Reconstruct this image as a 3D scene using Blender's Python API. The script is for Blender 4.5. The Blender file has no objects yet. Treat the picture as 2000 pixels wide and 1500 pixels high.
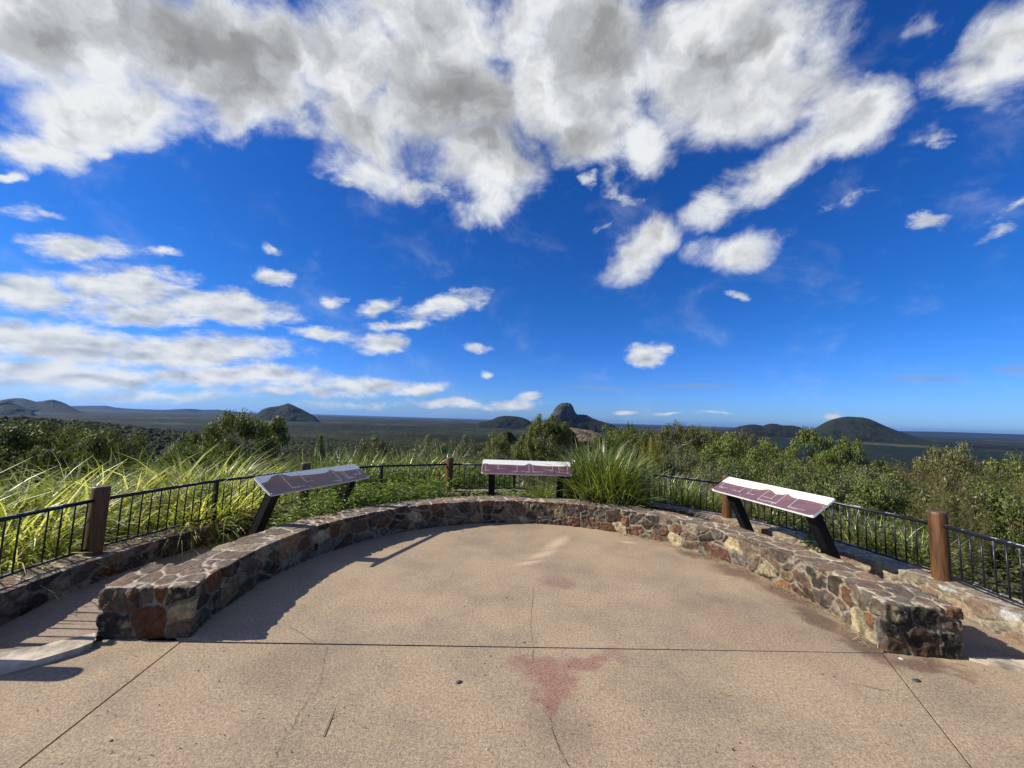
import bpy, math, random
import numpy as np
from mathutils import Vector, Matrix

C = bpy.context.scene.collection
SC = bpy.context.scene
rad = math.radians

# ------------------------------------------------------------------ camera, sun, sky, exposure
CAM_H = 1.6
FPX = 751.0                      # focal length in pixels of the 2000 px wide photograph
PITCH, ROLL = 5.27, 1.78
cam_d = bpy.data.cameras.new("camera")
cam = bpy.data.objects.new("camera", cam_d)
C.objects.link(cam)
cam_d.sensor_width = 36.0
cam_d.lens = FPX / 2000.0 * 36.0
cam_d.clip_start = 0.05
cam_d.clip_end = 120000.0
CAM_M = Matrix.Rotation(rad(90 + PITCH), 4, 'X') @ Matrix.Rotation(rad(ROLL), 4, 'Z')
cam.matrix_world = Matrix.Translation((0, 0, CAM_H)) @ CAM_M
SC.camera = cam

SUN_ELEV, SUN_AZ = 32.6, -91.0   # azimuth from +Y towards +X
sun_dir = Vector((math.sin(rad(SUN_AZ)) * math.cos(rad(SUN_ELEV)),
                  math.cos(rad(SUN_AZ)) * math.cos(rad(SUN_ELEV)), math.sin(rad(SUN_ELEV))))
sun_d = bpy.data.lights.new("sun", 'SUN')
sun_d.energy = 5.0
sun_d.angle = rad(0.5)
sun_d.color = (1.0, 0.95, 0.87)
sun = bpy.data.objects.new("sun", sun_d)
C.objects.link(sun)
sun.rotation_euler = (-sun_dir).to_track_quat('-Z', 'Y').to_euler()

SC.view_settings.view_transform = 'Standard'
SC.view_settings.look = 'None'
SC.view_settings.exposure = 0.55
SC.view_settings.gamma = 1.0
SC.view_settings.use_curve_mapping = False
SC.cycles.volume_bounces = 0
SC.cycles.max_bounces = 6
SC.cycles.transparent_max_bounces = 6

M3 = np.array(CAM_M.to_3x3())


def ray(px, py):
    d = np.array([(px - 1000) / FPX, -(py - 750) / FPX, -1.0])
    return M3 @ d


def at_z(px, py, z):
    d = ray(px, py)
    return np.array([0, 0, CAM_H]) + d * ((z - CAM_H) / d[2])


def at(px, py, Y):
    d = ray(px, py)
    return np.array([0, 0, CAM_H]) + d * (Y / d[1])


# ------------------------------------------------------------------ node helpers
class NT:
    def __init__(self, tree):
        self.t = tree
        self.n = tree.nodes
        self.l = tree.links

    def new(self, kind, **kw):
        n = self.n.new(kind)
        for k, v in kw.items():
            if k == 'inp':
                for kk, vv in v.items():
                    self.put(n.inputs[kk], vv)
            else:
                setattr(n, k, v)
        return n

    def put(self, sock, v):
        if hasattr(v, 'is_linked') or isinstance(v, bpy.types.NodeSocket):
            self.l.new(v, sock)
        else:
            sock.default_value = v

    def math(self, op, a, b=None, c=None, clamp=False):
        n = self.n.new('ShaderNodeMath')
        n.operation = op
        n.use_clamp = clamp
        for i, v in enumerate((a, b, c)):
            if v is not None:
                self.put(n.inputs[i], v)
        return n.outputs[0]

    def vmath(self, op, a, b=None, scale=None):
        n = self.n.new('ShaderNodeVectorMath')
        n.operation = op
        self.put(n.inputs[0], a)
        if b is not None:
            self.put(n.inputs[1], b)
        if scale is not None:
            self.put(n.inputs['Scale'], scale)
        return n.outputs['Value'] if op in ('LENGTH', 'DOT_PRODUCT', 'DISTANCE') else n.outputs[0]

    def mix(self, fac, a, b, blend='MIX'):
        n = self.n.new('ShaderNodeMix')
        n.data_type = 'RGBA'
        n.blend_type = blend
        n.clamp_factor = True
        self.put(n.inputs['Factor'], fac)
        self.put(n.inputs['A'], a)
        self.put(n.inputs['B'], b)
        # colour sockets are the typed ones
        return n

    def cmix(self, fac, a, b, blend='MIX'):
        n = self.n.new('ShaderNodeMixRGB')
        n.blend_type = blend
        self.put(n.inputs[0], fac)
        for i, v in ((1, a), (2, b)):
            if isinstance(v, tuple) and len(v) == 3:
                v = v + (1,)
            self.put(n.inputs[i], v)
        return n.outputs[0]

    def noise(self, vec, scale, detail=4, rough=0.55, dist=0.0, out='Fac'):
        n = self.n.new('ShaderNodeTexNoise')
        n.noise_dimensions = '3D'
        if vec is not None:
            self.l.new(vec, n.inputs['Vector'])
        n.inputs['Scale'].default_value = scale
        n.inputs['Detail'].default_value = detail
        n.inputs['Roughness'].default_value = rough
        n.inputs['Distortion'].default_value = dist
        return n.outputs[out]

    def smooth(self, v, lo, hi, a=0.0, b=1.0):
        n = self.n.new('ShaderNodeMapRange')
        n.interpolation_type = 'SMOOTHSTEP'
        self.put(n.inputs[0], v)
        n.inputs[1].default_value = lo
        n.inputs[2].default_value = hi
        n.inputs[3].default_value = a
        n.inputs[4].default_value = b
        return n.outputs[0]

    def blob(self, vec, loc, rot, sc):
        m = self.n.new('ShaderNodeMapping')
        m.vector_type = 'TEXTURE'
        self.l.new(vec, m.inputs[0])
        m.inputs[1].default_value = loc
        m.inputs[2].default_value = (0, 0, rot)
        m.inputs[3].default_value = sc
        g = self.n.new('ShaderNodeTexGradient')
        g.gradient_type = 'SPHERICAL'
        self.l.new(m.outputs[0], g.inputs[0])
        return g.outputs['Fac']


def new_mat(name):
    m = bpy.data.materials.new(name)
    m.use_nodes = True
    nt = NT(m.node_tree)
    return m, nt, m.node_tree.nodes['Principled BSDF'], m.node_tree.nodes['Material Output']


# ------------------------------------------------------------------ sky: Nishita plus clouds laid out by sky direction
def build_world():
    w = bpy.data.worlds.new("World")
    SC.world = w
    w.use_nodes = True
    nt = NT(w.node_tree)
    bg = w.node_tree.nodes['Background']
    sky = nt.new('ShaderNodeTexSky', sky_type='NISHITA', sun_disc=False)
    sky.sun_elevation = rad(SUN_ELEV)
    sky.sun_rotation = rad(SUN_AZ)
    sky.altitude = 200
    sky.air_density = 1.0
    sky.dust_density = 0.25
    sky.ozone_density = 3.0
    hs = nt.new('ShaderNodeHueSaturation', inp={'Hue': 0.5, 'Saturation': 1.25, 'Value': 1.0, 'Color': sky.outputs[0]})
    tc = nt.new('ShaderNodeTexCoord')
    d = tc.outputs['Generated']
    sep = nt.new('ShaderNodeSeparateXYZ', inp={0: d})
    den = nt.math('MAXIMUM', nt.math('ADD', sep.outputs[1], 1.0), 0.05)
    s = nt.math('DIVIDE', sep.outputs[0], den)
    t = nt.math('DIVIDE', sep.outputs[2], den)
    st = nt.new('ShaderNodeCombineXYZ', inp={0: s, 1: t, 2: 0.0}).outputs[0]

    def sten(px, py):
        v = ray(px, py)
        v = v / np.linalg.norm(v)
        return np.array([v[0], v[2]]) / (1 + v[1])

    # domain warp, finer towards the horizon
    wf = nt.smooth(t, 0.0, 0.35, 0.3, 1.0)
    n1 = nt.noise(st, 7.0, 3, 0.5, out='Color')
    n1b = nt.noise(st, 26.0, 4, 0.6, out='Color')
    warp = nt.vmath('MULTIPLY', nt.vmath('SUBTRACT', n1, (0.5, 0.5, 0.5)), (0.12, 0.09, 0.0))
    warpb = nt.vmath('MULTIPLY', nt.vmath('SUBTRACT', n1b, (0.5, 0.5, 0.5)), (0.05, 0.04, 0.0))
    warp = nt.vmath('SCALE', nt.vmath('ADD', warp, warpb), scale=wf)
    sw = nt.vmath('ADD', st, warp)

    def field(blobs, vec):
        acc = None
        for (x, y, rx, ry, rot, k) in blobs:
            c0 = sten(x, y)
            a = rad(rot)
            e1 = sten(x + 4 * math.cos(a), y + 4 * math.sin(a)) - c0
            e2 = sten(x - 4 * math.sin(a), y + 4 * math.cos(a)) - c0
            l1 = np.linalg.norm(e1) / 4 * rx
            l2 = np.linalg.norm(e2) / 4 * ry
            g = nt.blob(vec, (c0[0], c0[1], 0), math.atan2(e1[1], e1[0]), (l1, l2, 1.0))
            if k != 1:
                g = nt.math('MULTIPLY', g, k)
            acc = g if acc is None else nt.math('SMOOTH_MAX', acc, g, 0.12)
        return acc

    big = [(120, 40, 420, 170, 4, 1.5), (430, 90, 380, 190, 2, 1.6), (230, 190, 300, 110, 4, 1.3),
           (500, 180, 240, 110, 0, 1.3), (700, 110, 190, 180, 0, 1.5), (720, 230, 180, 110, 10, 1.2), (880, 180, 250, 210, 8, 1.6),
           (950, 320, 150, 140, 0, 1.25), (830, 10, 230, 120, 0, 1.4), (640, 20, 110, 60, 30, .8), (1120, 130, 260, 200, 0, 1.6), (1000, 30, 200, 130, 0, 1.4), (1130, 240, 190, 110, 0, 1.3), (1250, 270, 130, 80, 0, 1.1),
           (1390, 90, 280, 190, -10, 1.5), (1530, 80, 140, 170, 0, 1.15), (1450, 190, 200, 110, -15, 1.2), (1590, 210, 110, 60, -15, 0.75), (1520, 320, 250, 75, -28, 1.3),
           (1660, 240, 140, 85, -10, 1.25), (1390, 390, 110, 62, -20, 1.15), (1245, 490, 115, 62, -38, 1.1),
           (1440, 485, 150, 50, -10, 1.1), (1985, 90, 180, 150, -15, 1.35), (1900, 180, 140, 70, 10, 1.0),
           (60, 285, 150, 45, 14, 0.95), (150, 250, 130, 60, 10, 0.95), (30, 325, 60, 22, 0, .7), (720, 320, 150, 60, 15, 0.72), (800, 370, 90, 45, 0, 0.62), (650, 300, 90, 50, 0, 0.6),
           (965, 400, 110, 50, -15, 1.05), (1180, 340, 50, 40, 0, .6), (1780, 300, 90, 35, -15, .6), (1810, 60, 90, 40, -30, .6)]
    low = [(55, 285, 130, 26, 13, 1.0), (150, 262, 100, 30, 15, 1.0), (15, 328, 45, 16, 0, .95), (205, 292, 60, 18, 8, .8), (1210, 375, 60, 26, 30, .6), (1140, 345, 40, 30, 60, .6),
           (690, 345, 120, 40, 18, .62), (810, 372, 90, 30, 0, .6), (1820, 300, 60, 20, -15, .6), (120, 400, 60, 16, 10, .6), (160, 478, 150, 42, 4, 0.95), (300, 490, 45, 18, 0, 0.7), (530, 495, 28, 16, 0, 0.7), (540, 545, 60, 20, 0, 0.9),
           (240, 555, 190, 55, 4, 1.0), (430, 600, 240, 46, 6, 1.05), (70, 570, 150, 62, 0, 1.0), (250, 600, 200, 40, 0, 0.9), (650, 587, 42, 18, -8, 0.8),
           (738, 600, 58, 26, 0, 0.85), (868, 603, 115, 36, -14, 0.95), (640, 650, 110, 22, 3, 0.8), (750, 668, 82, 30, 2, 1.05), (790, 640, 100, 14, 6, 0.7),
           (930, 678, 38, 13, 0, 0.8), (943, 730, 17, 14, 0, 0.9), (1265, 692, 58, 29, 3, 1.1), (1440, 574, 38, 13, 0, 0.7),
           (1785, 440, 80, 30, -4, 0.7), (1950, 468, 90, 18, -14, 0.5), (1975, 425, 80, 20, -22, 0.5), (1170, 436, 40, 16, -8, 0.35),
           (70, 400, 120, 30, 0, 0.45), (1640, 395, 70, 22, -15, 0.4)]
    bank = [(90, 668, 360, 60, 0, 1.15), (380, 680, 330, 52, 2, 1.1), (120, 730, 420, 50, 0, 1.0), (480, 735, 360, 38, 3, 0.9),
            (720, 752, 170, 26, 2, 1.0), (825, 760, 80, 18, -8, 1.0), (600, 765, 250, 20, 0, 0.7), (330, 770, 400, 24, 0, 0.6),
            (880, 785, 110, 15, 0, 0.9), (1000, 788, 80, 17, 0, 0.9), (1028, 775, 36, 15, 0, 1.0), (1220, 806, 34, 8, 0, 0.8),
            (1622, 808, 32, 12, 0, 0.9), (1310, 810, 60, 6, 0, 0.6), (1400, 812, 60, 6, 0, 0.5), (700, 790, 200, 14, 0, 0.5)]
    streak = [(1170, 758, 150, 9, 3, 0.8), (1350, 754, 150, 9, 0, 0.9), (1810, 740, 150, 13, 0, 0.9), (1985, 722, 80, 18, -5, 1.0), (1580, 742, 60, 7, 0, .6)]

    fb = field(big, sw)
    # more broken cloud behind the lookout, out of the picture, whitens the light from the sky
    rear = nt.smooth(sep.outputs[1], 0.12, -0.25, 0.0, 0.32)
    rear = nt.math('MULTIPLY', rear, nt.smooth(sep.outputs[2], 0.02, 0.25))
    fb = nt.math('MAXIMUM', fb, rear)
    fl = field(low, sw)
    fk = field(bank, sw)
    # noises: coarse for the overhead mass, fine and flattened for the low clouds
    nv_hi = nt.vmath('MULTIPLY', st, (1.0, 1.25, 1.0))
    nv_lo = nt.vmath('MULTIPLY', st, (1.0, 1.9, 1.0))
    nh = nt.noise(nv_hi, 10.0, 12, 0.63, 0.35)
    nl = nt.noise(nv_lo, 36.0, 9, 0.66, 0.25)
    eh = nt.math('MULTIPLY', nt.math('SUBTRACT', nh, 0.5), 2.2)
    el = nt.math('MULTIPLY', nt.math('SUBTRACT', nl, 0.5), 1.5)
    sub = nt.math
    dens_h = nt.math('ADD', fb, eh)
    a_h = nt.smooth(dens_h, 0.08, 0.95)
    fkk = nt.math('MAXIMUM', nt.math('MULTIPLY', fl, 1.0), fk)
    dens_l = nt.math('ADD', nt.math('MULTIPLY', fkk, 1.25), el)
    a_l = nt.smooth(dens_l, 0.16, 0.88)
    gate_h = nt.smooth(fb, 0.02, 0.2)
    gate_l = nt.smooth(fkk, 0.05, 0.25)
    a_h = nt.math('MULTIPLY', a_h, gate_h)
    a_l = nt.math('MULTIPLY', a_l, gate_l)
    fs = field(streak, st)
    a_s = nt.math('MULTIPLY', nt.smooth(nt.math('ADD', fs, nt.math('MULTIPLY', el, .35)), 0.15, 0.75), 0.45)

    # relief lighting: compare the same noise a little further towards the sun
    off_h = nt.vmath('ADD', sw, (-0.022, 0.016, 0.0))
    nh2 = nt.noise(off_h, 7.0, 8, 0.56, 0.0)
    nh1 = nt.noise(sw, 7.0, 8, 0.56, 0.0)
    rel_h = nt.math('MULTIPLY', nt.math('SUBTRACT', nh1, nh2), 2.3)
    off_l = nt.vmath('ADD', nv_lo, (-0.004, 0.016, 0.0))
    nl2 = nt.noise(off_l, 24.0, 4, 0.5, 0.2)
    nl1 = nt.noise(nv_lo, 24.0, 4, 0.5, 0.2)
    rel_l = nt.math('MULTIPLY', nt.math('SUBTRACT', nl1, nl2), 2.0)
    # thick parts seen from underneath are grey
    thick = [(400, 50, 380, 120, 5, 1.0), (480, 140, 240, 110, 0, .95), (560, 90, 200, 120, 0, .8), (700, 240, 160, 90, 0, 0.7), (900, 180, 200, 150, 8, 1.15),
             (985, 280, 130, 110, 0, 1.05), (1180, 70, 200, 110, -5, 0.9), (1260, 50, 160, 90, 0, 0.9), (1290, 170, 160, 80, 0, .7), (60, 50, 160, 80, 0, 0.75),
             (1560, 290, 180, 45, -25, 0.6), (1960, 90, 120, 100, 0, 0.55), (1430, 100, 160, 110, 0, .45), (1100, 270, 120, 60, 0, .6)]
    ft = field(thick, sw)
    shade_h = nt.math('ADD', nt.math('MULTIPLY', nt.smooth(ft, 0.0, 1.0), 0.47), nt.smooth(dens_h, 0.6, 1.7, 0.0, 0.26))
    shade_h = nt.math('SUBTRACT', shade_h, rel_h, clamp=True)
    ramp = nt.new('ShaderNodeValToRGB', inp={0: shade_h})
    cr = ramp.color_ramp
    cr.elements[0].position = 0.0
    cr.elements[0].color = (0.95, 0.97, 0.98, 1)
    cr.elements[1].position = 1.0
    cr.elements[1].color = (0.28, 0.285, 0.295, 1)
    e = cr.elements.new(0.3)
    e.color = (0.60, 0.62, 0.64, 1)
    e = cr.elements.new(0.62)
    e.color = (0.37, 0.38, 0.385, 1)
    shade_l = nt.math('SUBTRACT', 0.18, rel_l, clamp=True)
    # flat grey bases of the bank: density fades downwards more than upwards
    shade_l = nt.math('ADD', shade_l, nt.math('MULTIPLY', nt.smooth(nl1, 0.35, 0.6, 0.2, 0.0), 1.0), clamp=True)
    rl = nt.new('ShaderNodeValToRGB', inp={0: shade_l})
    cl = rl.color_ramp
    cl.elements[0].position = 0.0
    cl.elements[0].color = (0.92, 0.94, 0.96, 1)
    cl.elements[1].position = 0.8
    cl.elements[1].color = (0.46, 0.52, 0.62, 1)
    e = cl.elements.new(0.3)
    e.color = (0.74, 0.79, 0.86, 1)
    K = 7.8           # cloud radiance before the background strength
    bright = nt.new('ShaderNodeVectorMath', operation='SCALE', inp={0: ramp.outputs[0], 'Scale': K}).outputs[0]
    bright_l = nt.new('ShaderNodeVectorMath', operation='SCALE', inp={0: rl.outputs[0], 'Scale': K}).outputs[0]
    # deep polarised blue overhead, paler and whiter towards the horizon
    tint = nt.cmix(nt.smooth(t, 0.0, 0.16), (0.36, 0.64, 1.38), (0.25, 0.63, 1.15))
    col = nt.vmath('MULTIPLY', hs.outputs[0], tint)
    col = nt.cmix(a_s, col, (2.3, 3.1, 4.6, 1))
    col = nt.cmix(a_l, col, bright_l)
    col = nt.cmix(a_h, col, bright)
    nt.put(bg.inputs['Color'], col)
    bg.inputs['Strength'].default_value = 0.078
    w.cycles.sampling_method = 'MANUAL'
    w.cycles.sample_map_resolution = 512


build_world()

# ------------------------------------------------------------------ numpy noise
_rng = np.random.default_rng(7)
_HT = _rng.random(65536)


def hsh(i, j, k, s=0):
    h = (i.astype(np.int64) * 73856093) ^ (j.astype(np.int64) * 19349663) ^ (k.astype(np.int64) * 83492791) ^ (s * 2654435761)
    h = (h ^ (h >> 13)) * 1274126177
    h = (h ^ (h >> 16)) & 65535
    return _HT[h]


def vnoise(P, scale, octaves=4, gain=0.5, seed=0):
    P = np.asarray(P, float) * scale
    out = np.zeros(len(P))
    amp, tot = 1.0, 0.0
    for o in range(octaves):
        I = np.floor(P).astype(np.int64)
        f = P - I
        f = f * f * (3 - 2 * f)
        v = 0
        for dx in (0, 1):
            wx = f[:, 0] if dx else 1 - f[:, 0]
            for dy in (0, 1):
                wy = f[:, 1] if dy else 1 - f[:, 1]
                for dz in (0, 1):
                    wz = f[:, 2] if dz else 1 - f[:, 2]
                    v = v + wx * wy * wz * hsh(I[:, 0] + dx, I[:, 1] + dy, I[:, 2] + dz, seed + o)
        out += amp * v
        tot += amp
        amp *= gain
        P = P * 2.03 + 11.7
    return out / tot


def sstep(x, a, b):
    t = np.clip((x - a) / (b - a), 0, 1)
    return t * t * (3 - 2 * t)


# ------------------------------------------------------------------ mesh / object helpers
def mesh_np(name, V, F, mat=None, smooth=False, col=None, mats=None, fmat=None):
    V = np.asarray(V, np.float32)
    F = np.asarray(F, np.int32)
    n = F.shape[1]
    me = bpy.data.meshes.new(name)
    me.vertices.add(len(V))
    me.vertices.foreach_set('co', V.ravel())
    me.loops.add(F.size)
    me.loops.foreach_set('vertex_index', F.ravel())
    me.polygons.add(len(F))
    me.polygons.foreach_set('loop_start', np.arange(0, F.size, n, dtype=np.int32))
    me.polygons.foreach_set('use_smooth', np.full(len(F), smooth))
    if col is not None:
        at_ = me.color_attributes.new('Col', 'FLOAT_COLOR', 'POINT')
        c4 = np.ones((len(V), 4), np.float32)
        c4[:, :3] = col
        at_.data.foreach_set('color', c4.ravel())
    if mats:
        for m in mats:
            me.materials.append(m)
        if fmat is not None:
            me.polygons.foreach_set('material_index', np.asarray(fmat, np.int32))
    elif mat:
        me.materials.append(mat)
    me.update(calc_edges=True)
    me.validate()
    return me


def link(name, me, parent=None):
    o = bpy.data.objects.new(name, me)
    C.objects.link(o)
    if parent is not None:
        o.parent = parent
    return o


def tag(o, label=None, cat=None, group=None, kind=None):
    if label:
        o['label'] = label
    if cat:
        o['category'] = cat
    if group:
        o['group'] = group
    if kind:
        o['kind'] = kind
    return o


def empty(name, loc=(0, 0, 0), rz=0.0):
    o = bpy.data.objects.new(name, None)
    o.empty_display_size = 0.2
    o.location = loc
    o.rotation_euler = (0, 0, rz)
    C.objects.link(o)
    return o


def copy_tree(o, parent=None):
    c = o.copy()
    C.objects.link(c)
    c.parent = parent
    for ch in o.children:
        copy_tree(ch, c)
    return c


class MB:
    """collects pieces with mixed polygons into one mesh object"""

    def __init__(self):
        self.v, self.f, self.m, self.s = [], [], [], []

    def add(self, vs, fs, m=0, smooth=False):
        b = len(self.v)
        self.v += [tuple(map(float, p)) for p in vs]
        for f in fs:
            self.f.append([i + b for i in f])
            self.m.append(m)
            self.s.append(smooth)

    def box(self, c, size, ax=None, m=0):
        c = np.asarray(c, float)
        ax = np.eye(3) if ax is None else np.asarray(ax, float)
        h = np.asarray(size, float) / 2
        vs = [c + ax[0] * h[0] * sx + ax[1] * h[1] * sy + ax[2] * h[2] * sz
              for sz in (-1, 1) for sy in (-1, 1) for sx in (-1, 1)]
        self.add(vs, [(0, 2, 3, 1), (4, 5, 7, 6), (0, 1, 5, 4), (2, 6, 7, 3), (0, 4, 6, 2), (1, 3, 7, 5)], m)

    def tube(self, pts, rr, n=8, m=0, cap=True, smooth=True):
        pts = [np.asarray(p, float) for p in pts]
        if np.isscalar(rr):
            rr = [rr] * len(pts)
        vs = []
        up = np.array([0, 0, 1.0])
        for i, p in enumerate(pts):
            a = pts[max(i - 1, 0)]
            b = pts[min(i + 1, len(pts) - 1)]
            d = b - a
            d = d / (np.linalg.norm(d) + 1e-9)
            ref = up if abs(d[2]) < 0.95 else np.array([1.0, 0, 0])
            u = np.cross(ref, d)
            u /= np.linalg.norm(u)
            w = np.cross(d, u)
            for k in range(n):
                a_ = 2 * math.pi * k / n
                vs.append(p + rr[i] * (u * math.cos(a_) + w * math.sin(a_)))
        fs = []
        for i in range(len(pts) - 1):
            for k in range(n):
                k2 = (k + 1) % n
                fs.append((i * n + k, i * n + k2, (i + 1) * n + k2, (i + 1) * n + k))
        self.add(vs, fs, m, smooth)
        if cap:
            b = len(self.v) - len(vs)
            self.f.append([b + k for k in reversed(range(n))])
            self.f.append([b + (len(pts) - 1) * n + k for k in range(n)])
            self.m += [m, m]
            self.s += [False, False]

    def build(self, name, mats, parent=None):
        me = bpy.data.meshes.new(name)
        me.from_pydata(self.v, [], self.f)
        for m in (mats if isinstance(mats, (list, tuple)) else [mats]):
            me.materials.append(m)
        me.polygons.foreach_set('material_index', self.m)
        me.polygons.foreach_set('use_smooth', self.s)
        me.update()
        return link(name, me, parent)


# ------------------------------------------------------------------ materials
def mat_simple(name, col, rough=0.6, metallic=0.0, spec=0.5, var=0.0, vscale=20.0, bump=0.0, bscale=60.0):
    m, nt, b, o = new_mat(name)
    b.inputs['Roughness'].default_value = rough
    b.inputs['Metallic'].default_value = metallic
    b.inputs['Specular IOR Level'].default_value = spec
    if var or bump:
        tc = nt.new('ShaderNodeTexCoord').outputs['Object']
    if var:
        n = nt.noise(tc, vscale, 5, 0.6)
        lo = tuple(c * (1 - var) for c in col)
        hi = tuple(min(1, c * (1 + var)) for c in col)
        nt.put(b.inputs['Base Color'], nt.cmix(nt.smooth(n, 0.3, 0.7), lo, hi))
    else:
        b.inputs['Base Color'].default_value = col + (1,)
    if bump:
        n2 = nt.noise(tc, bscale, 4, 0.6)
        bp = nt.new('ShaderNodeBump', inp={'Strength': bump, 'Distance': 0.01, 'Height': n2})
        nt.put(b.inputs['Normal'], bp.outputs[0])
    return m


def mat_leaf(name, c1, c2, c3=None, trans=0.35, tcol=None, rough=0.5, spec=0.35, objvar=0.25):
    """leaf colours vary from leaf to leaf and from plant to plant"""
    m, nt, b, out = new_mat(name)
    geo = nt.new('ShaderNodeNewGeometry')
    oi = nt.new('ShaderNodeObjectInfo')
    r = geo.outputs['Random Per Island']
    rp = nt.new('ShaderNodeValToRGB', inp={0: r})
    cr = rp.color_ramp
    cr.elements[0].color = c1 + (1,)
    cr.elements[1].color = c2 + (1,)
    if c3:
        cr.elements[1].position = 0.8
        e = cr.elements.new(1.0)
        e.color = c3 + (1,)
    v = nt.math('MULTIPLY_ADD', oi.outputs['Random'], objvar * 2, 1 - objvar)
    col = nt.vmath('SCALE', rp.outputs[0], scale=v)
    nt.put(b.inputs['Base Color'], col)
    b.inputs['Roughness'].default_value = rough
    b.inputs['Specular IOR Level'].default_value = spec
    tr = nt.new('ShaderNodeBsdfTranslucent')
    if tcol is None:
        tcol = (1.5, 1.7, 0.7)
    nt.put(tr.inputs['Color'], nt.vmath('MULTIPLY', col, tcol))
    mx = nt.new('ShaderNodeMixShader', inp={0: trans, 1: b.outputs[0], 2: tr.outputs[0]})
    nt.l.new(mx.outputs[0], out.inputs[0])
    return m


def mat_rock():
    m, nt, b, out = new_mat('rubble stone and mortar')
    at_ = nt.new('ShaderNodeAttribute', attribute_name='Col')
    tc = nt.new('ShaderNodeTexCoord').outputs['Object']
    n1 = nt.noise(tc, 28, 8, 0.7)
    n2 = nt.noise(tc, 120, 5, 0.6)
    v = nt.math('MULTIPLY_ADD', nt.smooth(n1, 0.25, 0.75), 0.9, 0.5)
    v = nt.math('MULTIPLY', v, nt.math('MULTIPLY_ADD', n2, 0.6, 0.7))
    nt.put(b.inputs['Base Color'], nt.vmath('SCALE', at_.outputs['Color'], scale=v))
    b.inputs['Roughness'].default_value = 0.85
    b.inputs['Specular IOR Level'].default_value = 0.25
    h = nt.math('ADD', nt.math('MULTIPLY', n1, 0.7), nt.math('MULTIPLY', n2, 0.35))
    bp = nt.new('ShaderNodeBump', inp={'Strength': 0.9, 'Distance': 0.02, 'Height': h})
    nt.put(b.inputs['Normal'], bp.outputs[0])
    return m


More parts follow.
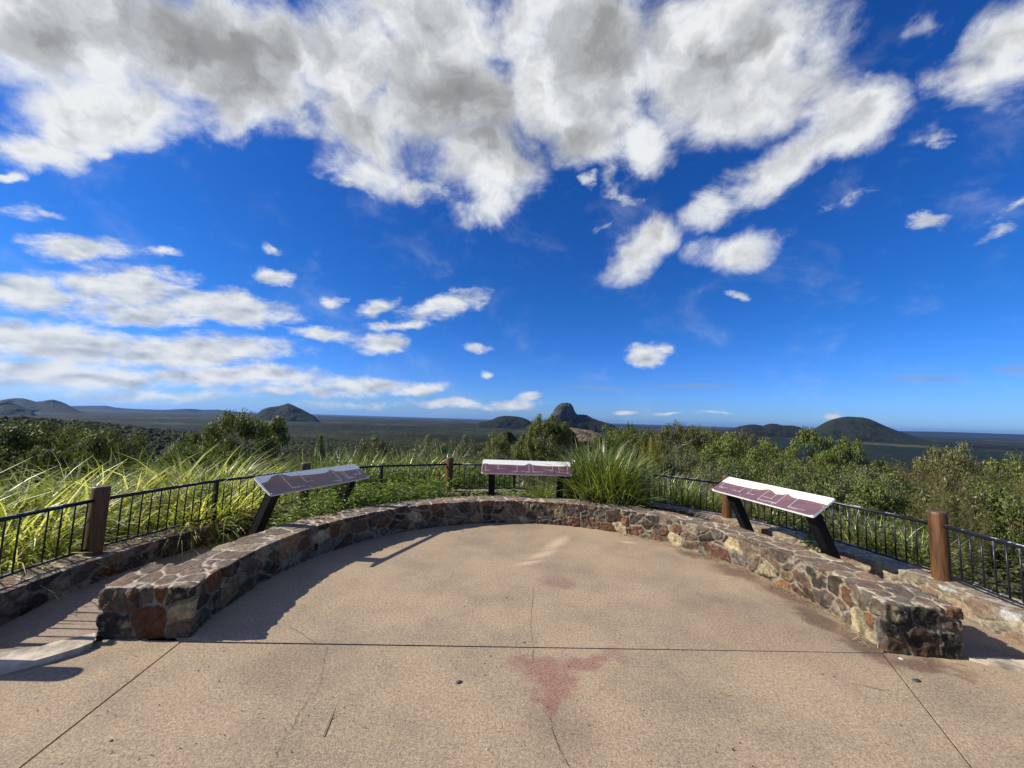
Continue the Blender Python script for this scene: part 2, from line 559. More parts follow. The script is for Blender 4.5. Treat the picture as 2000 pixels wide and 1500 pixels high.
def mat_patio():
    m, nt, b, out = new_mat('exposed aggregate concrete')
    tc = nt.new('ShaderNodeTexCoord').outputs['Object']
    fine = nt.noise(tc, 120, 3, 0.7)
    mid = nt.noise(tc, 48, 4, 0.7)
    big = nt.noise(tc, 1.3, 8, 0.68)
    patch = nt.noise(tc, 5.5, 5, 0.6)
    rp = nt.new('ShaderNodeValToRGB', inp={0: nt.math('ADD', nt.math('MULTIPLY', fine, 0.6), nt.math('MULTIPLY', mid, 0.4))})
    cr = rp.color_ramp
    cr.elements[0].position = 0.34
    cr.elements[0].color = (0.152, 0.110, 0.068, 1)
    cr.elements[1].position = 0.66
    cr.elements[1].color = (0.635, 0.488, 0.315, 1)
    e = cr.elements.new(0.5)
    e.color = (0.374, 0.276, 0.170, 1)
    col = rp.outputs[0]
    col = nt.cmix(nt.smooth(big, 0.35, 0.7, 0.0, 1.0), col, nt.cmix(1.0, col, (0.70, 0.73, 0.77), 'MULTIPLY'))
    col = nt.cmix(nt.smooth(patch, 0.55, 0.8, 0.0, 0.35), col, nt.cmix(1.0, col, (1.25, 1.2, 1.1), 'MULTIPLY'))
    wn = nt.noise(tc, 6.5, 7, 0.65, out='Color')
    wv = nt.vmath('ADD', tc, nt.vmath('MULTIPLY', nt.vmath('SUBTRACT', wn, (0.5, 0.5, 0.5)), (0.42, 0.42, 0)))
    spn = nt.math('MULTIPLY', nt.math('SUBTRACT', mid, 0.5), 0.7)

    def stain(blobs, lo, hi, amt, tint, col):
        acc = None
        for (px, py, rx, ry, rot) in blobs:
            p = at_z(px, py, 0)
            g = nt.blob(wv, (p[0], p[1], 0), rad(rot), (rx, ry, 5))
            acc = g if acc is None else nt.math('MAXIMUM', acc, g)
        f = nt.smooth(nt.math('ADD', acc, spn), lo, hi, 0.0, amt)
        return nt.cmix(f, col, nt.cmix(1.0, col, tint, 'MULTIPLY'))
    red = [(1052, 1296, 0.27, 0.16, -8), (1145, 1294, 0.24, 0.12, 10), (1082, 1332, 0.21, 0.19, 0), (1068, 1372, 0.11, 0.16, 0)]
    col = stain(red, 0.0, 0.6, 0.95, (0.82, 0.60, 0.67), col)
    col = stain([(1090, 1137, 0.26, 0.2, 0), (1200, 1280, 0.2, 0.12, 0)], 0.05, 0.6, 0.7, (0.76, 0.66, 0.76), col)
    dark = [(1440, 1120, 0.5, 0.28, -60), (1530, 1160, 0.55, 0.2, -75), (1600, 1210, 0.45, 0.2, -85), (1690, 1262, 0.35, 0.2, 90), (1360, 1085, 0.35, .2, -40), (1800, 1300, .4, .14, -5)]
    col = stain(dark, 0.1, 0.75, 0.85, (0.42, 0.34, 0.36), col)
    col = stain([(1500, 1250, 0.8, 0.5, 0), (1400, 1180, .6, .4, 0), (1100, 1430, .3, .3, 0), (560, 1300, .5, .3, 0)], 0.1, 0.8, 0.5, (0.78, 0.72, 0.74), col)
    pale = [(1060, 1083, 0.40, 0.10, 42), (1088, 1060, 0.55, 0.14, 62), (1035, 1099, .30, .07, 25), (1225, 1059, 0.17, 0.08, -10)]
    acc = None
    for (px, py, rx, ry, rot) in pale:
        p = at_z(px, py, 0)
        g = nt.blob(nt.vmath('ADD', tc, nt.vmath('SCALE', nt.vmath('SUBTRACT', wv, tc), scale=0.25)), (p[0], p[1], 0), rad(rot), (rx, ry, 5))
        acc = g if acc is None else nt.math('MAXIMUM', acc, g)
    col = nt.cmix(nt.smooth(acc, 0.0, 0.95, 0, 0.6), col, (0.62, 0.46, 0.29))
    nt.put(b.inputs['Base Color'], col)
    b.inputs['Roughness'].default_value = 0.9
    b.inputs['Specular IOR Level'].default_value = 0.2
    h = nt.math('ADD', nt.math('MULTIPLY', fine, 0.5), mid)
    bp = nt.new('ShaderNodeBump', inp={'Strength': 0.55, 'Distance': 0.006, 'Height': h})
    nt.put(b.inputs['Normal'], bp.outputs[0])
    return m


def mat_path():
    m, nt, b, out = new_mat('worn path concrete')
    tc = nt.new('ShaderNodeTexCoord').outputs['Object']
    fine = nt.noise(tc, 110, 3, 0.7)
    big = nt.noise(tc, 2.5, 6, 0.65)
    col = nt.cmix(nt.smooth(fine, 0.3, 0.7), (0.20, 0.14, 0.09), (0.40, 0.295, 0.195))
    col = nt.cmix(nt.smooth(big, 0.4, 0.75, 0, 0.7), col, (0.15, 0.115, 0.09))
    nt.put(b.inputs['Base Color'], col)
    b.inputs['Roughness'].default_value = 0.9
    bp = nt.new('ShaderNodeBump', inp={'Strength': 0.5, 'Distance': 0.006, 'Height': fine})
    nt.put(b.inputs['Normal'], bp.outputs[0])
    return m


def mat_wood():
    m, nt, b, out = new_mat('oiled timber')
    tc = nt.new('ShaderNodeTexCoord').outputs['Object']
    g = nt.noise(nt.vmath('MULTIPLY', tc, (1, 1, 0.07)), 70, 6, 0.65)
    g2 = nt.noise(nt.vmath('MULTIPLY', tc, (1, 1, 0.16)), 14, 4, 0.6)
    rp = nt.new('ShaderNodeValToRGB', inp={0: nt.math('MULTIPLY_ADD', g, 0.6, nt.math('MULTIPLY', g2, 0.4))})
    cr = rp.color_ramp
    cr.elements[0].position = 0.34
    cr.elements[0].color = (0.022, 0.008, 0.002, 1)
    cr.elements[1].position = 0.68
    cr.elements[1].color = (0.17, 0.072, 0.017, 1)
    nt.put(b.inputs['Base Color'], rp.outputs[0])
    b.inputs['Roughness'].default_value = 0.5
    bp = nt.new('ShaderNodeBump', inp={'Strength': 0.5, 'Distance': 0.006, 'Height': g})
    nt.put(b.inputs['Normal'], bp.outputs[0])
    return m


def mat_rail():
    m, nt, b, out = new_mat('black powder coated steel with painted glare')
    tc = nt.new('ShaderNodeTexCoord').outputs['Object']
    n = nt.noise(nt.vmath('MULTIPLY', tc, (1, 1, 1)), 9, 6, 0.7)
    geo = nt.new('ShaderNodeNewGeometry')
    sep = nt.new('ShaderNodeSeparateXYZ', inp={0: geo.outputs['Normal']})
    f = nt.math('MULTIPLY', nt.smooth(n, 0.50, 0.57), nt.smooth(sep.outputs[2], 0.5, 0.85))  # patches on upward faces put white sun glare into the colour
    nt.put(b.inputs['Base Color'], nt.cmix(f, (0.012, 0.013, 0.016), (0.52, 0.53, 0.54)))
    b.inputs['Roughness'].default_value = 0.34
    b.inputs['Specular IOR Level'].default_value = 0.35
    return m


def mat_vcol(name, rough=0.9, nscale=0.6, amt=0.5, bump=0.0, bscale=1.0, bdist=1.0):
    m, nt, b, out = new_mat(name)
    at_ = nt.new('ShaderNodeAttribute', attribute_name='Col')
    tc = nt.new('ShaderNodeTexCoord').outputs['Object']
    n = nt.noise(tc, nscale, 6, 0.7)
    v = nt.math('MULTIPLY_ADD', nt.smooth(n, 0.28, 0.72), 2 * amt, 1 - amt)
    nt.put(b.inputs['Base Color'], nt.vmath('SCALE', at_.outputs['Color'], scale=v))
    b.inputs['Roughness'].default_value = rough
    b.inputs['Specular IOR Level'].default_value = 0.1
    if bump:
        h = nt.noise(tc, bscale, 5, 0.7)
        bp = nt.new('ShaderNodeBump', inp={'Strength': bump, 'Distance': bdist, 'Height': h})
        nt.put(b.inputs['Normal'], bp.outputs[0])
    return m


ROCK = mat_rock()
PATIO = mat_patio()
PATH = mat_path()
WOOD = mat_wood()
WOODTOP = mat_simple('weathered end grain', (0.075, 0.045, 0.025), 0.8, var=0.4, vscale=40)
RAIL = mat_rail()
BLACK = mat_simple('black steel', (0.006, 0.006, 0.006), 0.55, spec=0.2, var=0.4, vscale=8)
DARKJOINT = mat_simple('dark joint', (0.045, 0.033, 0.027), 0.95, var=0.5, vscale=30)
SOIL = mat_simple('dry soil', (0.15, 0.115, 0.075), 0.95, var=0.5, vscale=6, bump=0.6, bscale=30)
FLAG = mat_simple('pale flagstone', (0.42, 0.345, 0.25), 0.8, var=0.45, vscale=7, bump=0.9, bscale=14)
STRAW = mat_leaf('dry straw', (0.16, 0.10, 0.05), (0.42, 0.31, 0.16), (0.58, 0.46, 0.26), trans=0.1)
PAINT_W = mat_simple('cream sign print', (0.74, 0.73, 0.65), 0.28, var=0.03, vscale=12)
EDGE_W = mat_simple('white sign edge', (0.74, 0.74, 0.72), 0.4)
INK = mat_simple('pale sign lettering', (0.78, 0.66, 0.72), 0.4)
SCREW = mat_simple('steel screw', (0.55, 0.55, 0.55), 0.35, metallic=0.6)


def mat_purple():
    m, nt, b, out = new_mat('purple sign print')
    tc = nt.new('ShaderNodeTexCoord').outputs['Object']
    n = nt.noise(nt.vmath('MULTIPLY', tc, (1, 2, 1)), 5, 6, 0.65)
    sep = nt.new('ShaderNodeSeparateXYZ', inp={0: tc})
    top = nt.math('ADD', nt.smooth(sep.outputs[1], -0.08, 0.07, 0, 0.8), nt.math('MULTIPLY', nt.math('SUBTRACT', n, 0.5), 1.4))
    col = nt.cmix(nt.smooth(n, 0.3, 0.7), (0.105, 0.052, 0.066), (0.14, 0.070, 0.082))
    col = nt.cmix(nt.smooth(top, 0.3, 1.0, 0, 0.75), col, (0.22, 0.105, 0.075))
    nt.put(b.inputs['Base Color'], col)
    b.inputs['Roughness'].default_value = 0.25
    return m


PURPLE = mat_purple()

# ------------------------------------------------------------------ layout of the platform
CX, CY = 0.2827, 3.5816
R_IN, R_OUT, WALL_H = 2.58, 2.98, 0.34
PATH_Z = -0.015
RO_IN, RO_OUT, RO_H = 3.84, 4.22, 0.225
OX, OY = 0.12, 3.58       # the outer wall is centred a little further left


def pol2(a, r, z=0.0):
    return np.array([OX + r * math.cos(rad(a)), OY + r * math.sin(rad(a)), z])


def pol(a, r, z=0.0):
    return np.array([CX + r * math.cos(rad(a)), CY + r * math.sin(rad(a)), z])


# ------------------------------------------------------------------ rubble masonry
PAL = np.array([(.062, .042, .026), (.115, .085, .056), (.036, .030, .024), (.115, .048, .030), (.14, .070, .036), (.195, .080, .032),
                (.42, .33, .18), (.25, .175, .092), (.165, .140, .105), (.085, .060, .043), (.165, .118, .074), (.24, .115, .048)])
PROB = np.array([.17, .16, .09, .09, .07, .06, .055, .09, .09, .09, .11, .025])
PROB = PROB / PROB.sum()


def rubble(name, lo, hi, step, mapf, cell, seed, parent=None, pale=0.0, dark=0.0, bev=0.018, relief=0.020, prob=None, post=None, seeds=None):
    """box in (along, across, up) coordinates, meshed finely, bulged into stones by a 3-D cell pattern and bent by mapf"""
    lo, hi = np.array(lo, float), np.array(hi, float)
    n = np.maximum(2, np.ceil((hi - lo) / np.array(step)).astype(int))
    idx = {}
    Vs, Fs = [], []
    base = 0

    def face(axis, side):
        nonlocal base
        a, b = [k for k in range(3) if k != axis]
        ga = np.linspace(lo[a], hi[a], n[a] + 1)
        gb = np.linspace(lo[b], hi[b], n[b] + 1)
        A, B = np.meshgrid(ga, gb, indexing='ij')
        P = np.zeros(A.shape + (3,))
        P[..., a], P[..., b] = A, B
        P[..., axis] = hi[axis] if side else lo[axis]
        i = np.arange(A.size).reshape(A.shape) + base
        q = np.stack([i[:-1, :-1], i[1:, :-1], i[1:, 1:], i[:-1, 1:]], -1).reshape(-1, 4)
        flip = (side == 1) ^ (axis == 1)
        if not flip:
            q = q[:, ::-1]
        Vs.append(P.reshape(-1, 3))
        Fs.append(q)
        base += A.size
    for ax_, sd in ((0, 0), (0, 1), (1, 0), (1, 1), (2, 1)):
        face(ax_, sd)
    P = np.concatenate(Vs)
    F = np.concatenate(Fs)
    # weld shared borders
    key = np.round(P / 1e-5).astype(np.int64)
    _, first, inv = np.unique(key, axis=0, return_index=True, return_inverse=True)
    inv = inv.ravel()
    P = P[first]
    F = inv[F]
    lo2 = lo.copy()
    lo2[2] -= 1.0
    q = np.clip(P, lo2 + bev, hi - bev)
    d = P - q
    L = np.linalg.norm(d, axis=1, keepdims=True)
    N = d / np.maximum(L, 1e-9)
    S = q + N * bev
    W = S + (np.stack([vnoise(S, 7, 3, seed=seed + s_) for s_ in (1, 2, 3)], 1) - 0.5) * 0.09
    cellv = np.array(cell)
    G = W / cellv
    I0 = np.floor(G).astype(np.int64)
    D1 = np.full(len(P), 9.0)
    D2 = np.full(len(P), 9.0)
    ID = np.zeros((len(P), 3), np.int64)
    for dx in (-1, 0, 1):
        for dy in (-1, 0, 1):
            for dz in (-1, 0, 1):
                J = I0 + np.array([dx, dy, dz])
                h = [hsh(J[:, 0], J[:, 1], J[:, 2], seed + 50 + k) for k in range(4)]
                pt = (J + 0.5 + (np.stack(h[:3], 1) - 0.5) * 0.86) * cellv
                dv = (W - pt) / cellv * cellv.mean()
                dist = np.sqrt((dv ** 2).sum(1)) - (h[3] - 0.5) * 0.05
                closer = dist < D1
                D2 = np.where(closer, D1, np.minimum(D2, dist))
                ID = np.where(closer[:, None], J, ID)
                D1 = np.where(closer, dist, D1)
    if seeds is not None:
        # stones set by hand: centre, size bonus and stone colour
        D1[:] = 9.0
        D2[:] = 9.0
        PI_ = np.zeros(len(P), np.int64)
        for k, (sx, sr, sz, bonus, ci_) in enumerate(seeds):
            dv = (W - np.array([sx, sr, sz])) * np.array([0.8, 1.0, 1.0])
            m_ = np.maximum(np.abs(dv[:, 1]), np.abs(dv[:, 2]))
            dist = 0.5 * np.sqrt((dv ** 2).sum(1)) + 0.5 * np.maximum(m_, np.abs(dv[:, 0])) - bonus
            closer = dist < D1
            D2 = np.where(closer, D1, np.minimum(D2, dist))
            PI_ = np.where(closer, k, PI_)
            D1 = np.where(closer, dist, D1)
        ID = np.stack([PI_ * 7 + 3, PI_ * 3, PI_], 1)
    edge = D2 - D1
    edge = edge + (vnoise(S, 40, 3, seed=seed + 9) - 0.5) * 0.016
    stone = sstep(edge, 0.009, 0.021)
    r1 = hsh(ID[:, 0], ID[:, 1], ID[:, 2], seed + 71)
    r2 = hsh(ID[:, 0], ID[:, 1], ID[:, 2], seed + 72)
    r3 = hsh(ID[:, 0], ID[:, 1], ID[:, 2], seed + 73)
    rough = vnoise(S, 24, 4, 0.6, seed + 11) - 0.5
    rough2 = vnoise(S * np.array([1, 1, 2.2]), 9, 3, 0.5, seed + 12) - 0.5
    dome = np.sqrt(np.clip(edge / 0.09, 0, 1))
    flat = 1 - 0.62 * sstep(N[:, 2], 0.5, 0.9)
    disp = (stone * (relief * (0.25 + 0.75 * r1) + 0.003 * dome) + stone * (rough * 0.032 + rough2 * 0.026) + (1 - stone) * rough * 0.010) * flat
    S = S + N * (disp - relief * 0.5)[:, None]
    # colours of stones and mortar
    pr = PROB if prob is None else prob
    ci = np.searchsorted(np.cumsum(pr), np.clip(r2, 0, 0.9999))
    ci = np.clip(ci, 0, len(PAL) - 1)
    if seeds is not None:
        ci = np.array([q_[4] for q_ in seeds])[PI_]
    col = 0.85 * PAL[ci] * (0.75 + 0.5 * r3)[:, None]
    mot = vnoise(S, 11, 4, 0.6, seed + 21)
    other = PAL[np.clip((ci + 4) % len(PAL), 0, len(PAL) - 1)]
    col = col + (other - col) * (sstep(mot, 0.46, 0.68) * 0.7)[:, None]
    mort = np.array([.23, .19, .135]) * (0.7 + 0.6 * vnoise(S, 30, 3, seed=seed + 31))[:, None]
    st3 = vnoise(S * np.array([1, 1, 0.6]), 4.5, 4, 0.6, seed + 41)
    soot = sstep(st3 + dark, 0.54, 0.72)
    mort = mort * (1 - 0.72 * soot)[:, None]
    col = col * (1 - 0.6 * soot * (0.4 + 0.6 * r1))[:, None]
    lich = sstep(vnoise(S, 16, 4, 0.65, seed + 45), 0.60, 0.70) * (0.25 + 0.5 * r3)
    col = col + (np.array([.33, .30, .22]) - col) * (lich * 0.5)[:, None]
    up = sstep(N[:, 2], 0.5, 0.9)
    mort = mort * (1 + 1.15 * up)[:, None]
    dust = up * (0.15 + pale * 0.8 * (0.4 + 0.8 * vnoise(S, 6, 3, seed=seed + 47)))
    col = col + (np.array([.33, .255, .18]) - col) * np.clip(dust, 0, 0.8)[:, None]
    col = mort + (col - mort) * stone[:, None]
    if post is not None:
        col = post(S, N, col)
    V = mapf(S)
    me = mesh_np(name, V, F, ROCK, smooth=True, col=col)
    return link(name, me, parent)


def arc_map(rmid, cx=CX, cy=CY, shear=0.0):
    def f(S):
        a = S[:, 0] / rmid + rad(shear) * (S[:, 1] - R_IN)
        r = S[:, 1]
        return np.stack([cx + r * np.cos(a), cy + r * np.sin(a), S[:, 2]], 1)
    return f


def build_walls():
    # curved seat wall, runs anticlockwise from the right end to the left end
    root = empty('stone_seat_wall', (CX, CY, 0))
    root.location = (0, 0, 0)
    tag(root, 'low curved stone seat wall around the concrete patio, in front of the signs', 'stone wall')
    rm = 2.7
    a0, a1 = rad(-6.0), rad(187.5)
    ob = rubble('wall_body', (a0 * rm, R_IN, -0.04), (a1 * rm, R_OUT, WALL_H), (0.0072, 0.008, 0.0075), arc_map(rm), (.20, .22, .14), 3, root, pale=0.35)
    # end blocks, a little wider than the wall
    def A(d):
        return rad(d) * rm
    # palette: 0 dark brown, 1 grey brown, 2 charcoal, 3 maroon, 4 red brown, 5 rust, 6 cream, 7 tan, 8 grey, 9 brown, 10 buff, 11 bright rust
    L = []
    for r_, z_, b_, c_ in ((3.11, .10, .045, 2), (2.885, .105, .06, 5), (2.68, .055, .03, 10), (2.675, .175, .03, 6), (3.12, .265, .03, 1), (3.005, .27, .02, 4),
                           (2.905, .295, .015, 8), (2.81, .30, .01, 5), (2.695, .285, .03, 2), (3.0, .02, .0, 9)):
        L.append((A(196.0), r_, z_, b_, c_))
    for a_, r_, z_, b_, c_ in ((193.4, 3.14, .33, .02, 3), (192.2, 3.0, .35, .02, 1), (193.2, 2.86, .35, .02, 4), (192.4, 2.70, .34, .02, 10), (190.0, 3.1, .34, .02, 4), (189.8, 2.93, .35, .02, 1),
                               (190.0, 2.76, .34, .02, 3), (192.4, 2.6, .20, .02, 0), (190.2, 2.6, .27, .02, 5), (191.6, 2.6, .06, .02, 9), (189.2, 2.6, .10, .03, 2), (192.0, 3.2, .2, .02, 0), (190.0, 3.2, .1, .03, 1),
                               (188.0, 3.0, .34, .0, 8), (188.0, 2.7, .34, .0, 10), (188.0, 3.2, .28, .0, 2)):
        L.append((A(a_), r_, z_, b_, c_))
    rubble('end_block', (A(187.6), R_IN + 0.02, -0.04), (A(196.0), 3.20, WALL_H + 0.006), (0.006, 0.006, 0.006), arc_map(rm, shear=-3.4), (.20, .20, .17), 17, root, pale=0.2, seeds=L)
    L = []
    for r_, z_, b_, c_ in ((2.67, .265, .03, 2), (2.84, .27, .03, 2), (3.04, .30, .01, 1), (2.99, .225, .0, 9), (3.08, .225, .0, 1), (2.63, .145, .01, 2), (2.64, .045, .01, 1), (2.81, .10, .055, 0),
                           (2.99, .10, .05, 2), (3.11, .13, .0, 8), (3.11, .03, .0, 10)):
        L.append((A(-14.4), r_, z_, b_, c_))
    for a_, r_, z_, b_, c_ in ((-12.4, 2.57, .12, .0, 8), (-12.2, 2.57, .27, .0, 1), (-10.5, 2.57, .13, .012, 11), (-10.4, 2.57, .31, .0, 8), (-8.3, 2.57, .10, .03, 6), (-8.2, 2.57, .26, .01, 1), (-6.4, 2.57, .2, .01, 9),
                               (-12.2, 2.72, .35, .01, 8), (-12.6, 2.9, .35, .02, 1), (-12.4, 3.06, .35, .01, 8), (-9.8, 2.68, .35, .01, 10), (-9.6, 2.84, .35, .02, 1), (-9.8, 3.02, .35, .02, 8), (-7.2, 2.7, .35, .01, 3),
                               (-7.4, 2.9, .35, .02, 1), (-7.2, 3.08, .35, .01, 9), (-11.5, 3.14, .2, .03, 1), (-8.5, 3.14, .15, .03, 0)):
        L.append((A(a_), r_, z_, b_, c_))
    rubble('end_block', (A(-14.4), R_IN - 0.01, -0.13), (A(-6.1), 3.08, WALL_H + 0.006), (0.006, 0.006, 0.006), arc_map(rm, shear=3.0), (.19, .21, .17), 29, root, pale=0.2, dark=0.05, seeds=L)

    # outer retaining wall carrying the fence
    def splashes_and_tint(S, N, col):
        a = np.degrees(S[:, 0] / 4.1)
        nz = vnoise(S, 12, 3, seed=5)
        # splashes of white paint on the right part
        for (aa, zz, rr, w) in ((-6.8, 0.20, 0.06, 1.3), (-8.0, 0.10, 0.045, 0.7), (0.2, 0.225, 0.07, 1.2)):
            dd = np.hypot((a - aa) * 0.0715 / w, (S[:, 2] - zz)) + np.where(N[:, 2] > 0.5, (S[:, 1] - RO_IN) * 0.5, 0)
            k = sstep(rr - dd + (nz - 0.5) * 0.10, 0.0, 0.02)
            wc = np.array([.52, .51, .48]) if aa < -3 else np.array([.34, .34, .31])
            col = col + (wc - col) * (k * 0.95)[:, None]
        # paler tint growing towards the right end, uneven by noise
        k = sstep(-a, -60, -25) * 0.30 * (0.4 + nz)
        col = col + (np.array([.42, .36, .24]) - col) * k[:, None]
        return col
    ow = rubble('retaining_wall', (rad(-36) * 4.1, RO_IN, -0.12), (rad(193.0) * 4.1, RO_OUT, RO_H), (0.0105, 0.013, 0.0105), arc_map(4.1, OX, OY), (.22, .25, .125), 41, None, pale=0.3, post=splashes_and_tint)
    tag(ow, 'low outer stone retaining wall carrying the timber posts and black fence', 'stone wall')


build_walls()


# ------------------------------------------------------------------ patio, path, joints
def poly_sheet(name, pts, z, mat, parent=None, thick=0.0):
    mb = MB()
    n = len(pts)
    vs = [(p[0], p[1], z) for p in pts]
    fs = [tuple(range(n))]
    if thick:
        vs += [(p[0], p[1], z - thick) for p in pts]
        for i in range(n):
            j = (i + 1) % n
            fs.append((i, i + n, j + n, j))
    mb.add(vs, fs)
    return mb.build(name, mat, parent)


def build_ground():
    # concrete: half disc inside the wall, and the apron in front of it in three bays with open joints between them
    pl = at_z(353, 1254, 0)[:2]
    pr = at_z(1722, 1275, 0)[:2]
    g = 0.006
    arc = [pol(a, R_IN + 0.2)[:2] for a in np.linspace(-17, 197, 80)]
    arc = [p for p in arc if p[1] > 2.9]
    back = [(pr[0] + .25, pr[1] + g)] + [tuple(p) for p in arc if p[1] > 2.95] + [(pl[0] - .25, pl[1] + g)]
    root = poly_sheet('patio', back, 0.0, PATIO, None, 0.05)
    tag(root, 'tan exposed aggregate concrete floor of the lookout', 'patio', kind='structure')
    jl = at_z(60, 1483, 0)[:2]
    dl = (jl - pl) / (jl - pl)[1]
    jr0 = at_z(1745, 1300, 0)[:2]
    jr1 = at_z(1890, 1490, 0)[:2]
    dr = (jr1 - pr) / (jr1 - pr)[1]
    yb = -1.2   # the joints run this far behind the camera
    Lb = pl + dl * (yb - pl[1])
    Rb = pr + dr * (yb - pr[1])
    mid = [(pl[0] + g, pl[1] - g), (pr[0] - g, pr[1] - g), (Rb[0] - g, yb), (Lb[0] + g, yb)]
    poly_sheet('bay', mid[::-1], 0.0, PATIO, root, 0.05)
    f1 = at_z(181, 1256, 0)[:2]
    f0 = at_z(0, 1307, 0)[:2]
    dirf = (f0 - f1) / np.linalg.norm(f0 - f1)
    fe = f1 + dirf * 6
    left = [(pl[0] - g, pl[1] - g), (pl[0] - .1, pl[1] + .06), (f1[0] + .1, f1[1] + 0.12), (f1[0], f1[1]), (fe[0], fe[1]), (-9, -2.2), (-9, -7), (Lb[0] - g, -7), (Lb[0] - g, yb)]
    poly_sheet('bay', left[::-1], 0.0, PATIO, root, 0.05)
    e1 = at_z(1889, 1289, 0)[:2]
    e0 = at_z(2000, 1316, 0)[:2]
    dire = (e0 - e1) / np.linalg.norm(e0 - e1)
    ee = e1 + dire * 6
    right = [(pr[0] + g, pr[1] - g), (pr[0] + .1, pr[1] + .08), (e1[0] - .05, e1[1] + .1), (e1[0], e1[1]), (ee[0], ee[1]), (9, -1), (9, -7), (Lb[0], -7), (Lb[0], yb - 2 * g), (Rb[0] + g, yb - 2 * g)]
    poly_sheet('bay', right, 0.0, PATIO, root, 0.05)
    # cracks: hairline strips lying on the slab
    rnd = random.Random(4)

    def crack(pix, w):
        pts = [at_z(x, y, 0.0)[:2] for x, y in pix]
        fine = []
        for a, b in zip(pts[:-1], pts[1:]):
            k = max(2, int(np.linalg.norm(b - a) / 0.02))
            for i in range(k):
                fine.append(a + (b - a) * i / k + np.array([rnd.uniform(-1, 1), rnd.uniform(-1, 1)]) * 0.005)
        fine.append(pts[-1])
        vs, fs = [], []
        for i, p in enumerate(fine):
            d = fine[min(i + 1, len(fine) - 1)] - fine[max(i - 1, 0)]
            d = d / (np.linalg.norm(d) + 1e-9)
            nrm = np.array([-d[1], d[0]])
            ww = w * rnd.uniform(0.15, 0.65)
            vs += [(*(p + nrm * ww), 0.003), (*(p - nrm * ww), 0.003)]
            if i:
                fs.append((2 * i - 2, 2 * i - 1, 2 * i + 1, 2 * i))
        mb = MB()
        mb.add(vs, fs)
        mb.build('crack', DARKJOINT, root)
    crack([(640, 1263), (633, 1290), (625, 1335), (618, 1355), (600, 1370), (585, 1390), (570, 1425), (548, 1455), (533, 1495)], 0.0022)
    crack([(1042, 1150), (1038, 1190), (1036, 1220), (1040, 1250), (1042, 1268), (1040, 1295)], 0.0022)
    crack([(1072, 1400), (1080, 1435), (1100, 1480), (1112, 1499)], 0.0028)
    crack([(566, 1225), (580, 1232), (600, 1245), (616, 1258)], 0.003)

    # sunken path between the two walls
    inner = [pol(a, R_OUT - 0.25, 0) for a in np.linspace(-45, 212, 120)]
    outer = [pol2(a, RO_IN + 0.2, 0) for a in np.linspace(-45, 212, 120)]
    vs, fs = [], []
    for a, (p, q) in zip(np.linspace(-45, 212, 120), zip(inner, outer)):
        z = PATH_Z + 0.03 * float(sstep(np.array([a]), -13.5, -4)[0] * (1 - sstep(np.array([a]), 184, 189)[0]))
        vs += [(p[0], p[1], z), (q[0], q[1], z)]
    for i in range(119):
        fs.append((2 * i, 2 * i + 1, 2 * i + 3, 2 * i + 2))
    mb = MB()
    mb.add(vs, fs)
    tag(mb.build('path', PATH), 'narrow concrete path between the seat wall and the outer wall', 'path', kind='structure')
    # soil bed between the walls at the back
    vs, fs = [], []
    aa = np.linspace(46, 158, 90)
    rr = np.linspace(R_OUT - 0.1, RO_IN + 0.1, 12)
    P = np.array([pol(a, r, 0) * (1 - (r - rr[0]) / (rr[-1] - rr[0])) + pol2(a, r, 0) * ((r - rr[0]) / (rr[-1] - rr[0])) for a in aa for r in rr])
    hgt = 0.07 + 0.07 * vnoise(P, 3, 3, seed=8)
    edge = np.minimum(np.repeat(aa - 46, 12), np.repeat(158 - aa, 12))
    P[:, 2] = np.where(edge < 6, PATH_Z + 0.004 + (hgt - PATH_Z) * sstep(edge, 0, 6), hgt)
    i = np.arange(len(P)).reshape(90, 12)
    F = np.stack([i[:-1, :-1], i[:-1, 1:], i[1:, 1:], i[1:, :-1]], -1).reshape(-1, 4)
    so = link('ground', mesh_np('ground', P, F, SOIL, True))
    tag(so, 'soil bed behind the middle of the seat wall', 'ground', kind='structure')

    # flagstones at the two thresholds
    def flagstone(front, backp, z, lab):
        pts = [at_z(x, y, z)[:2] for x, y in front] + [at_z(x, y, z)[:2] for x, y in backp[::-1]]
        rnd = random.Random(2)
        ring = []
        for a, b in zip(pts, pts[1:] + pts[:1]):
            k = max(1, int(np.linalg.norm(b - a) / 0.05))
            for i in range(k):
                ring.append(a + (b - a) * i / k + np.array([rnd.uniform(-1, 1), rnd.uniform(-1, 1)]) * 0.008)
        mb = MB()
        n = len(ring)
        vs = [(p[0], p[1], z + rnd.uniform(-.003, .003)) for p in ring] + [(p[0], p[1], z - 0.11) for p in ring]
        c = np.mean(ring, 0)
        fs = [tuple(range(n))]
        for i in range(n):
            j = (i + 1) % n
            fs.append((i, i + n, j + n, j))
        mb.add(vs, fs)
        o = mb.build('flagstone', FLAG)
        # face up
        tag(o, lab, 'flagstone')
        return o
    flagstone([(-160, 1352), (-60, 1324), (0, 1306), (60, 1292), (120, 1276), (160, 1264), (182, 1254)],
              [(-160, 1312), (-60, 1292), (0, 1275), (50, 1264), (80, 1261), (130, 1248), (186, 1236)], 0.035, 'pale flat flagstone at the left end of the seat wall')
    flagstone([(1893, 1287), (1930, 1295), (1965, 1304), (2000, 1311), (2100, 1338)],
              [(1905, 1284), (1940, 1284), (1965, 1283), (2000, 1290), (2100, 1310)], 0.012, 'grey flat flagstone beside the dark right end of the seat wall')


build_ground()


